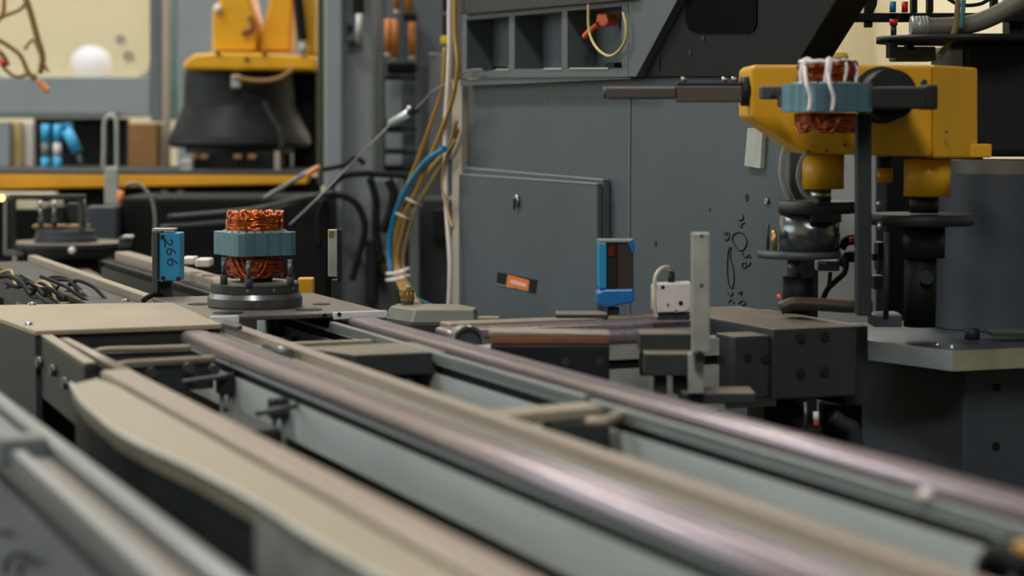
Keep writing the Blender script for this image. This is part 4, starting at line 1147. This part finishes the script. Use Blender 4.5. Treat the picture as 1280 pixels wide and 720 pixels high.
# the arm rail carrying the frame back to the column head
MB().vbox(1262, 1290, -60, 60, dO + .02, .05).build('hanger', black, ov, .002)
hd = thing('hose_disc', 'flat black round tray under the grey corrugated hose', 'tray', V(1200, 55, 3.1))
g = MB(); vcyl(g, 1205, 46, 54, 108, 3.1, 40); g.build('tray', darker, hd)
MB().vbox(1120, 1170, 58, 76, 3.12, .06).build('under_block', paint_far2, hd, .002)
for x0, x1, y0, y1 in ((1112, 1122, 54.5, 72), (1135, 1143, 54.5, 62)):
    MB().vbox(x0, x1, y0, y1, 3.05, .03).build('clamp', black, hd)
ch = thing('corrugated_hose', 'thick grey corrugated hose with ribbed connector at the upper right', 'hose', V(1200, 45, 3.1))
MB().tube([V(1160, 34, 3.08), V(1190, 33, 3.08), V(1215, 30, 3.08), V(1240, 21, 3.08), V(1262, 9, 3.08), V(1290, -8, 3.08)], 0.0125, 14, 14, rfun=lambda i, k: 1 + .1 * (i % 2)).build('hose', pm('grey_conduit', (112, 110, 98), .5), ch)
MB().tube([V(1138, 33, 3.08), V(1161, 33, 3.08)], 0.014, 18, 1).build('ribbed_nut', alu_dirty, ch)
for k in range(5):
    MB().tube([V(1140 + k * 4.2, 33, 3.08), V(1141.6 + k * 4.2, 33, 3.08)], 0.0152, 18, 1).build('rib', alu_dirty, ch)
tag(vt([(1198, -20), (1197, 10), (1194, 36), (1186, 54), (1172, 72)], 3.6, 3.02).build('tan_cable', pm('olive_cable', (126, 110, 66), .5)), 'olive tan cable hanging across the grey corrugated hose', 'cable')
tag(vt([(1205, -20), (1204, 10), (1201, 36)], 3, 3.03).build('teal_cable', teal_tube), 'dark teal cable next to the olive tan cable', 'cable')
rt = thing('red_push_fitting', 'small red capped fitting left of the ribbed hose connector', 'fitting', V(1117, 46, 3.08))
g = MB(); vcyl(g, 1117, 32, 46, 3.6, 3.08, 12); g.build('stem', dark, rt)
g = MB(); vcyl(g, 1117, 24, 31.7, 5, 3.08, 12); g.build('red_cap', red_p, rt)
for i, (px, mt, nm, lb) in enumerate(((1116, blue_c, 'blue_connector', 'small blue connector above the red capped fitting'), (1131, red_p, 'red_connector', 'small red connector right of the blue connector'))):
    g = MB(); vcyl(g, px, 2, 15.5, 4, 3.28, 12)
    tag(g.build(nm, mt), lb, 'connector')
tag(MB().vbox(1038, 1062, 63, 80, 3.6, .1).build('soft_yellow_block', pm('pale_yellow', (226, 196, 96), .6), bevel=.01), 'soft yellow block seen above the laced stator', 'block')

# ================================================================== background left: guard, robot, beam
gd = thing('guard_window', 'large cream tinted guard window in a grey frame at upper left', 'guard panel', V(90, 150, 6.4))
dG = 6.3
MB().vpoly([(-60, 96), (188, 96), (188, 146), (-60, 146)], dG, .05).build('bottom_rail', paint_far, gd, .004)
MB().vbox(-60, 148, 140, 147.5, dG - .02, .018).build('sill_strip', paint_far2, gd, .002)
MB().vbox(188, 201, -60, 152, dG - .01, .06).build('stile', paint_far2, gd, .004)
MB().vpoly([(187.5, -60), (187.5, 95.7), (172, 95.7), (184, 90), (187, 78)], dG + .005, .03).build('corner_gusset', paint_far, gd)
MB().vpoly([(-60, -60), (187, -60), (187, 95.5), (-60, 95.5)], dG + .04, .006).build('window_pane', guardglass, gd)
for px, py, r in ((150, 49, .014), (160, 70, .016), (172, 110, .012), (157, 124, .01)):
    cpt = V(px, py, dG + .035)
    MB().cyl(cpt, cpt + FWD * .004, r, n=12).build('bolt', beige if py < 90 else alu_pl, gd)
wl_ = thing('reflection_globe', 'globe standing in for the reflected lamp seen through the cream guard window', 'glow', V(114, 97, 7.6))
MB().sphere(V(114, 78, 7.6), .07, 24, .85).build('globe', pm('reflection_glow', (226, 232, 255), .4, var=0, emit=0.55), wl_)  # glowing globe stands in for a soft bright reflection in the pane
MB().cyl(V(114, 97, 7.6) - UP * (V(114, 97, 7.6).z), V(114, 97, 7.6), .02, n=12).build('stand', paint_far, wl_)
# posts right of the window
tag(MB().vbox(203, 211, -60, 214, 6.25, .04).build('wood_post', beige, bevel=.003), 'slim beige post right of the guard window', 'post')
tag(MB().vbox(212.5, 221, -60, 150, 6.45, .03).build('teal_post', pm('pale_teal', (120, 158, 160), .5), bevel=.003), 'slim pale teal post left of the yellow robot', 'post')
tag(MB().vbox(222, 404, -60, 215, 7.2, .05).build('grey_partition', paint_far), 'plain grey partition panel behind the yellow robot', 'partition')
# wiring loom hanging at top left
lm = thing('wire_loom', 'brown and olive wire loom dangling over the guard window', 'wires', V(40, 110, 5.2))
for pts, r, mt in (([(28, -15), (38, 15), (46, 45), (53, 70), (50, 92)], 2.6, pm('olive_wire', (126, 96, 36), .5)), ([(5, -10), (4, 15), (-5, 28)], 2, brown), ([(-5, 25), (10, 18), (25, 12), (33, 2)], 1.6, brown),
                   ([(-5, 48), (12, 58), (26, 70), (34, 88), (44, 100)], 2, pm('olive_wire', (126, 96, 36), .5)), ([(30, 62), (40, 50), (45, 55), (53, 75), (60, 90)], 1.5, tcable), ([(-5, 70), (8, 88), (22, 96), (36, 92), (46, 96)], 1.6, brown), ([(-5, 62), (4, 70), (10, 82)], 2.2, rust)):
    vt(pts, r * 1.5, 5.2).build('wire', mt, lm)
MB().tube([V(48, 101, 5.2), V(54, 108, 5.2), V(60, 114, 5.2)], 0.008, 8).build('wire_end', orange_d, lm)
MB().sphere(V(4, 79, 5.2), .009, 10).build('red_tip', red_p, lm)

# yellow background robot on black pedestal
yr = thing('yellow_robot', 'yellow industrial robot base on a black pedestal in the left background', 'robot', V(300, 215, 5.9))
dY = 5.8
MB().vpoly([(229, 78), (242, 68), (270, 65), (330, 66), (395, 70), (395, 88), (229, 87)], dY, .32).build('base_flange', yellow, yr, .008)
MB().vpoly([(265, 12), (267, 8), (273, 6), (274, -40), (309, -40), (313, 0), (319, 25), (320, 64), (265, 64)], dY + .05, .2).build('left_housing', yellow, yr, .01)
MB().vpoly([(322, 64), (345, -40), (370, -40), (362, 64)], dY + .08, .15).build('slanted_arm', yellow, yr, .008)
MB().vpoly([(378, 69), (378, -40), (394, -40), (394, 69)], dY + .02, .12).build('right_arm', yellow, yr, .008)
MB().tube([V(370, -20, dY), V(374, 15, dY), V(378, 50, dY)], .014, 10).build('cable_guide', black, yr)
MB().tube([V(378, 52, dY), V(379, 68, dY)], .009, 10, 1).build('cable_tip', alu_dirty, yr)
MB().sphere(V(272, 11, dY + .04), .012, 10).build('bolt', white_p, yr)
MB().tube([V(312, 20, dY + .04), V(316, 35, dY + .04), V(302, 42, dY + .04)], .007, 8).build('pipe', rust, yr)
for px, py in ((330, 66), (308, 73), (272, 65)):
    MB().sphere(V(px, py, dY - .005), .007, 8).build('bolt', rust, yr)
cpt = V(300, 184, dY + .2)
z1 = V(302, 88.5, dY + .2).z - cpt.z
r_ = 2.15e-3
MB().lathe(cpt, [(0, 0), (88 * r_, 0), (92 * r_, .012), (90 * r_, .03), (72 * r_, .115), (70 * r_, z1), (0, z1)], 40).build('pedestal', darker, yr)
MB().lathe(cpt - UP * .0165, [(0, 0), (70 * r_, 0), (70 * r_, .016), (0, .016)], 36).build('pedestal_flange', bluedark, yr)
MB().vbox(366, 396, 90, 214, dY + .24, .2).build('side_column', black, yr, .006)
MB().tube([V(292, 96, dY - .02), V(320, 101, dY - .02), V(345, 99, dY - .02), V(362, 90, dY - .02), V(368, 84, dY - .02)], .006, 8).build('cable', brown, yr)
MB().vbox(289, 300, 93, 110, dY - .02, .03).build('connector', alu_dirty, yr, .003)
MB().tube([V(330, 128, dY - .02), V(338, 145, dY - .02), V(350, 165, dY - .02), V(352, 186, dY - .02)], .006, 8).build('hose', dark, yr)
MB().vbox(240, 350, 189.3, 215, dY + .02, .3).build('pedestal_base', black, yr, .006)
for x0, x1 in ((238, 246), (250, 260), (292, 302), (310, 320)):
    MB().vbox(x0, x1, 193, 199, dY + .005, .014).build('mount_nut', brown, yr, .002)
MB().vbox(343, 349, 189, 214, dY - .03, .02).build('standoff', beige, yr)
tag(MB().vbox(226, 240, 200, 214, 5.66, .03).build('pale_bracket', alu_dirty, bevel=.003), 'small pale bracket standing on the yellow beam left of the pedestal', 'bracket')

yb = thing('yellow_beam', 'long yellow guard beam crossing the left background', 'beam', V(190, 240, 5.6))
pz = [V(-40, 214, 5.6), V(136, 217, 5.6), V(386, 219, 5.6)]
MB().vpoly([(-60, 217), (386, 219), (384, 230), (-60, 238)], 5.55, .06).build('beam', yellow_b, yb, .004)
MB().vpoly([(-60, 213), (386, 215), (386, 218.7), (-60, 216.7)], 5.55, .62).build('table_top', dark, yb, .002)
MB().vbox(-60, 400, 221, fpy(5.63), 5.63, .05).build('apron', black, yb)
for x in (205, 225):
    MB().vbox(x - 4, x + 4, 238, 250, 5.58, .02).build('bracket', beige, yb)
# black machine base below
tag(MB().vbox(150, 412, 246, 440, 5.0, .3).build('black_machine_base', black, bevel=.01), 'black machine base below the yellow beam behind the stator', 'machine base')
for i, (pts, r, mt, lb) in enumerate((([(400, 208), (385, 215), (360, 230), (330, 248)], 3, gcable, 'grey cable with tan plug running down from the yellow beam end'), ([(210, 272), (260, 268), (320, 262), (370, 250), (420, 240)], 4, dark, 'thick dark hose running along the black machine base'), ([(330, 262), (350, 258), (385, 247), (410, 243)], 3, gcable, 'grey hose above the copper stator'), ([(200, 285), (240, 282), (290, 278)], 4, dark, 'dark hose left above the copper stator'))):
    tag(vt(pts, r, 4.9).build('background_hose', mt), lb, 'hose', 'background hoses')
tag(vt([(383, 220), (392, 213), (399, 209)], 3.4, 4.88).build('tan_plug', orange_d), 'tan plug at the end of the grey cable by the yellow beam', 'plug')
# objects on the beam at left
for i, (x0, x1, dz) in enumerate(((51.5, 62, 0), (66.5, 77, 0))):
    t = thing('blue_cylinder', ['upright blue pneumatic cylinder with grey band, left one', 'upright blue pneumatic cylinder with white band, right one'][i], 'cylinder', V((x0 + x1) / 2, 216, 6.0), 'blue pneumatic cylinders')
    cx = (x0 + x1) / 2
    g = MB(); vcyl(g, cx, 155, 178, (x1 - x0) / 2, 6.0, 16); g.build('upper_body', cyan_p, t)
    g = MB(); vcyl(g, cx, 178.3, 196, (x1 - x0) / 2 * .95, 6.0, 16); g.build('band', [gcable, white_p][i], t)
    g = MB(); vcyl(g, cx, 196.3, 215, (x1 - x0) / 2, 6.0, 16); g.build('lower_body', cyan_p, t)
t = thing('blue_cylinder', 'slanted blue pneumatic cylinder with a top link', 'cylinder', V(95, 216, 6.0), 'blue pneumatic cylinders')
MB().tube([V(83, 162, 6.0), V(97, 190, 6.0)], .0155, 16, 1).build('upper_body', cyan_p, t)
MB().vbox(77.5, 89, 154, 160, 6.0, .03).build('top_link', blue_p, t, .003)
MB().tube([V(97, 190, 6.0), V(104, 214, 6.0)], .006, 10, 1).build('piston_rod', steel_dk, t)
for i, (x0, x1, mt) in enumerate(((-10, 12, paint_far), (14, 26, pm('straw_panel', (200, 180, 120), .6)), (27, 41, white_p))):
    tag(MB().vbox(x0, x1, 152, 215, 6.05 + .03 * i, .04).build('narrow_panel', mt, bevel=.003), ['pale grey narrow panel at the left edge above the yellow beam', 'straw coloured narrow panel left of the white one', 'white narrow panel left of the blue cylinders'][i], 'panel', 'narrow panels on the beam')
tag(MB().vbox(42, 158, 148, 216, 6.35, .05).build('dark_back_panel', black), 'black panel behind the blue cylinders', 'panel')
tag(MB().vbox(160, 196, 154, 213, 6.2, .1).build('brown_board_box', brown, bevel=.004), 'brown board box behind the yellow beam', 'box')
tag(vt([(129, 213), (130, 180), (131, 152), (138, 144), (145, 150), (146, 180), (146, 213)], 2.4, 5.9).build('bent_grey_pipe', alu_dirty), 'bent pale grey pipe arch above the yellow beam', 'pipe')
ps2 = thing('hanging_bracket', 'pale upright bracket plate hanging in front of the yellow beam', 'bracket', V(138, 260, 5.3))
MB().vbox(130.5, 147, 209, 256, 5.3, .02).build('plate', alu_dirty, ps2, .002)
MB().vbox(134, 144, 256.3, fpy(5.31), 5.31, .02).build('stem', dark, ps2, .002)
oc = thing('orange_plug_cable', 'orange cable plug with white tip and thin brown wire', 'plug', V(150, 300, 5.2))
g = MB(); vcyl(g, 150.5, 238, 257, 4.2, 5.2, 12); g.build('plug', orange_d, oc)
g = MB(); vcyl(g, 151, 257.2, 264, 2.8, 5.2, 12); g.build('white_tip', white_p, oc)
vt([(150, 264), (148, 275), (147, 290), (146, 302)], 1.3, 5.2).build('wire', rust, oc)
tag(vt([(158, 232), (168, 229), (180, 235), (190, 250), (194, 275), (193, 305), (193, 340), (193, 500), (193, fpy(4.6))], 2.2, 4.6).build('thin_arch_cable', gcable), 'thin grey cable arching down behind the blue sensor', 'cable')

# turntable fixture in left background
tt = thing('background_pallet', 'dark round pallet fixture with pins on a turntable in the left background', 'pallet', V(78, 312, 4.75))
dB = 4.75
cb = V(82, 298, dB)
zz0 = V(77, 295, dB).z
MB().lathe((cb.x, cb.y, zz0 - .045), [(0, 0), (.10, 0), (.112, .012), (.112, .022), (0, .022)], 44).build('turntable', dark_dust, tt)
MB().lathe((cb.x, cb.y, zz0 - .022), [(0, 0), (.128, 0), (.128, .009), (0, .009)], 44).build('plate', dark_dust, tt)
MB().lathe((cb.x, cb.y, zz0 - .0125), [(0, 0), (.068, 0), (.068, .012), (.064, .014), (.064, .026), (0, .026)], 40).build('fixture_disc', bluedark, tt)
for px in (51, 68, 105):
    g = MB(); vcyl(g, px, 250, 284, 2.2, dB - .03, 10); g.build('pin', steel, tt)
    g = MB(); vcyl(g, px, 272, 283, 3.2, dB - .03, 10); g.build('pin_sleeve', steel_dk, tt)
MB().vbox(50, 80, 258, 284, dB + .05, .05).build('block', dark, tt, .003)
MB().vbox(82, 100, 254, 284, dB + .06, .04).build('block', dark, tt, .003)
for x0, x1 in ((40, 60), (62, 82), (84, 110)):
    MB().vbox(x0, x1, 281, 285.5, dB - .02, .03).build('tan_pad', tcable, tt, .002)
for x0, x1, y0 in ((52, 60, 253), (62, 78, 251)):
    MB().vbox(x0, x1, y0, y0 + 7, dB + .03, .02).build('pale_cap', beige, tt, .002)
cpt = V(90, 313, dB - .13)
MB().sphere(cpt, .008, 10).build('bright_screw', white_p, tt)
MB().cyl((cb.x, cb.y, 0.0), (cb.x, cb.y, zz0 - .046), .07, n=28).build('turntable_column', darker, tt)
uf = thing('portal_frame', 'dark portal frame standing over the background pallet', 'frame', V(55, 315, 4.7))
MB().vbox(10, 105, 243.5, 250, 4.68, .03).build('top_bar', dark, uf, .002)
MB().vbox(4, 8.5, 246, 318, 4.66, .02).build('left_rod', gcable, uf, .002)
MB().vbox(9.5, 17, 248, 312, 4.67, .03).build('left_post', dark, uf, .002)
MB().vbox(98, 104, 250.3, 290, 4.70, .02).build('right_post', steel_dk, uf, .002)
MB().vbox(5, 30, 312.3, 320, 4.66, .06).build('foot', paint_far2, uf, .002)
MB().vbox(15, 21, 320.3, 420, 4.66, .05).build('leg', beige, uf, .002)
tag(MB().vbox(108, 146, 258, 306, 4.95, .06).build('grey_motor_block', bluedark, bevel=.004), 'grey square block standing right of the background pallet', 'block')
for i, (x0, x1, y0, y1) in enumerate(((-5, 69, 240.5, 249), (17, 48, 250, 262))):
    tag(MB().vbox(x0, x1, y0, y1, 5.4, .04).build('pale_strip', pm('cream_strip', (206, 194, 168), .6), bevel=.003), ['pale strip just under the yellow beam at the left edge', 'pale box below the strip inside the portal frame'][i], 'strip', 'pale strips under the beam')
tag(MB().sphere(V(2, 247.5, 4.6), .0065, 12).build('amber_indicator_light', indic), 'small glowing amber indicator at the left edge', 'indicator')
gb2 = thing('green_connector', 'small green connector with white plug near the far rail', 'connector', V(158, 312, 4.4))
MB().vbox(148, 162, 297, 310, 4.4, .03).build('body', pm('dark_green', (40, 70, 58), .5), gb2, .002)
MB().vbox(153, 166, 294, 298, 4.38, .02).build('plug', white_d, gb2, .002)
MB().vbox(152, 157, 310.2, fpy(4.41), 4.41, .01).build('stem', darker, gb2)

# ================================================================== background middle: columns
tag(MB().vbox(397, 404.5, -60, 232, 5.5, .06).build('olive_edge_post', pm('olive_paint', (62, 60, 40), .6), bevel=.003), 'dark olive post right of the yellow robot', 'post')
mc = thing('grey_column', 'wide grey machine column right of the yellow robot', 'column', V(435, 420, 5.2))
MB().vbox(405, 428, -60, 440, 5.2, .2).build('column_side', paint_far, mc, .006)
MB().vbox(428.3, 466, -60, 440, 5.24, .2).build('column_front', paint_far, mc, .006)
MB().vbox(441, 454, -60, 16, 5.2, .035).build('dark_rail', black, mc, .002)
g = MB(); vcyl(g, 449, 17, 55, 4.5, 5.2, 14); g.build('cylinder', alu_dirty, mc)
MB().vbox(434, 448, 50, 58, 5.2, .03).build('clamp', darker, mc, .002)
MB().vbox(433, 440, 30, 37, 5.21, .025).build('clamp', darker, mc, .002)
mc2 = thing('narrow_grey_column', 'narrow grey column behind the yellow cables', 'column', V(540, 420, 5.5))
MB().vbox(521, 584, -60, 440, 5.5, .2).build('column_body', paint_far2, mc2, .006)
MB().vbox(536, 566, 66, 200, 5.47, .028).build('cover_panel', paint_far, mc2, .004)
MB().vbox(536, 545, 66, 68, 5.455, .012).build('bright_clip', white_p, mc2)
tag(MB().vbox(551, 560, 45, 55, 4.9, .03).build('yellow_plug', pm('bright_yellow', (232, 196, 20), .4), bevel=.003), 'small yellow plug beside the white cable', 'plug')
for i, (y0, y1) in enumerate(((-10, 14), (18, 44))):
    tag(MB().vbox(553, 559, y0, y1, 4.92, .02).build('dark_clip', [black, darker][i], bevel=.002), ['black clip at the top beside the white cable', 'dark clip above the small yellow plug'][i], 'clip')
rk = thing('cable_rack', 'grey ladder rack with black box below the orange hoses', 'rack', V(500, 420, 5.55))
MB().vbox(466.5, 480, -60, 440, 5.6, .1).build('dark_post', paint_far2, rk, .004)
MB().vbox(480.3, 520.7, -60, 440, 5.75, .05).build('back_sheet', paint_far2, rk)
MB().vbox(484, 519, 78, 92, 5.4, .1).build('black_box', black, rk, .006)
for y0, y1 in ((101, 150), (167, 186), (193, 206)):
    MB().vbox(482, 503, y0, y1, 5.55, .04).build('light_panel', paint_far, rk, .003)
for y in (94, 158, 188, 208):
    MB().vbox(480.3, 520.7, y, y + 6, 5.66, .04).build('rung', dark, rk, .003)
for i, (px, y0, y1) in enumerate(((485, 24, 66), (493.5, 24, 72), (496, -40, 12), (511, -40, 16), (515, 26, 70))):
    t = thing('orange_hose', ['leftmost orange hose of the lower row', 'second orange hose of the lower row', 'left orange hose of the upper row', 'right reddish orange hose of the upper row', 'rightmost orange hose of the lower row'][i], 'hose', V(px, y1, 5.5), 'orange hoses')
    g = MB(); vcyl(g, px, y0, y1, 4.4, 5.5, 14); g.build('hose', orange_d, t)
    g = MB(); vcyl(g, px, y1 + .2, y1 + 5, 4.0, 5.5, 14); g.build('fitting', [white_p, beige][i % 2], t)
tag(MB().vbox(504, 521, 16, 26, 5.42, .05).build('black_manifold', darker, bevel=.004), 'black manifold between the two rows of orange hoses', 'manifold')
lmch = thing('dark_machinery', 'dark machinery boxes behind the cable bundle', 'machine', V(500, 430, 4.9))
MB().vbox(466, 500, 222, 440, 5.1, .2).build('box', paint_far2, lmch, .008)
MB().vbox(500.5, 566, 248, 440, 5.0, .2).build('box', dark, lmch, .008)
MB().vbox(512, 524, 262, 440, 4.97, .028).build('ridge', paint_far2, lmch, .004)
MB().vbox(540, 566, 262, 300, 4.95, .045).build('black_panel', black, lmch, .004)
MB().vbox(456, 470, 300, 380, 5.0, .1).build('black_panel', darker, lmch, .004)
for i, (pts, r) in enumerate((([(403, 212), (430, 206), (444, 197), (456, 205)], 3.2), ([(405, 245), (425, 222), (450, 217), (480, 218), (510, 220)], 4.2), ([(408, 244), (430, 245), (448, 258), (456, 285), (448, 320), (440, 350)], 4.5), ([(462, 222), (470, 250), (470, 290), (478, 330)], 5), ([(485, 225), (492, 240), (488, 265), (478, 290)], 6), ([(404, 250), (398, 275), (400, 310)], 3.5))):
    tag(vt(pts, r, 4.95).build('black_hose', black), ['thin black hose arching at the top of the grey column', 'black hose running right towards the cable bundle', 'black hose looping down in front of the grey column', 'straight black hose dropping beside the grey column', 'thick black hose behind the blue hose', 'black hose at the left edge of the grey column'][i], 'hose', 'black hoses in front of the grey column')
tag(MB().sphere(V(479, 328, 5.08), .018, 12, 1.6).build('tan_fitting', tcable), 'small tan fitting left of the blue hose end', 'fitting')
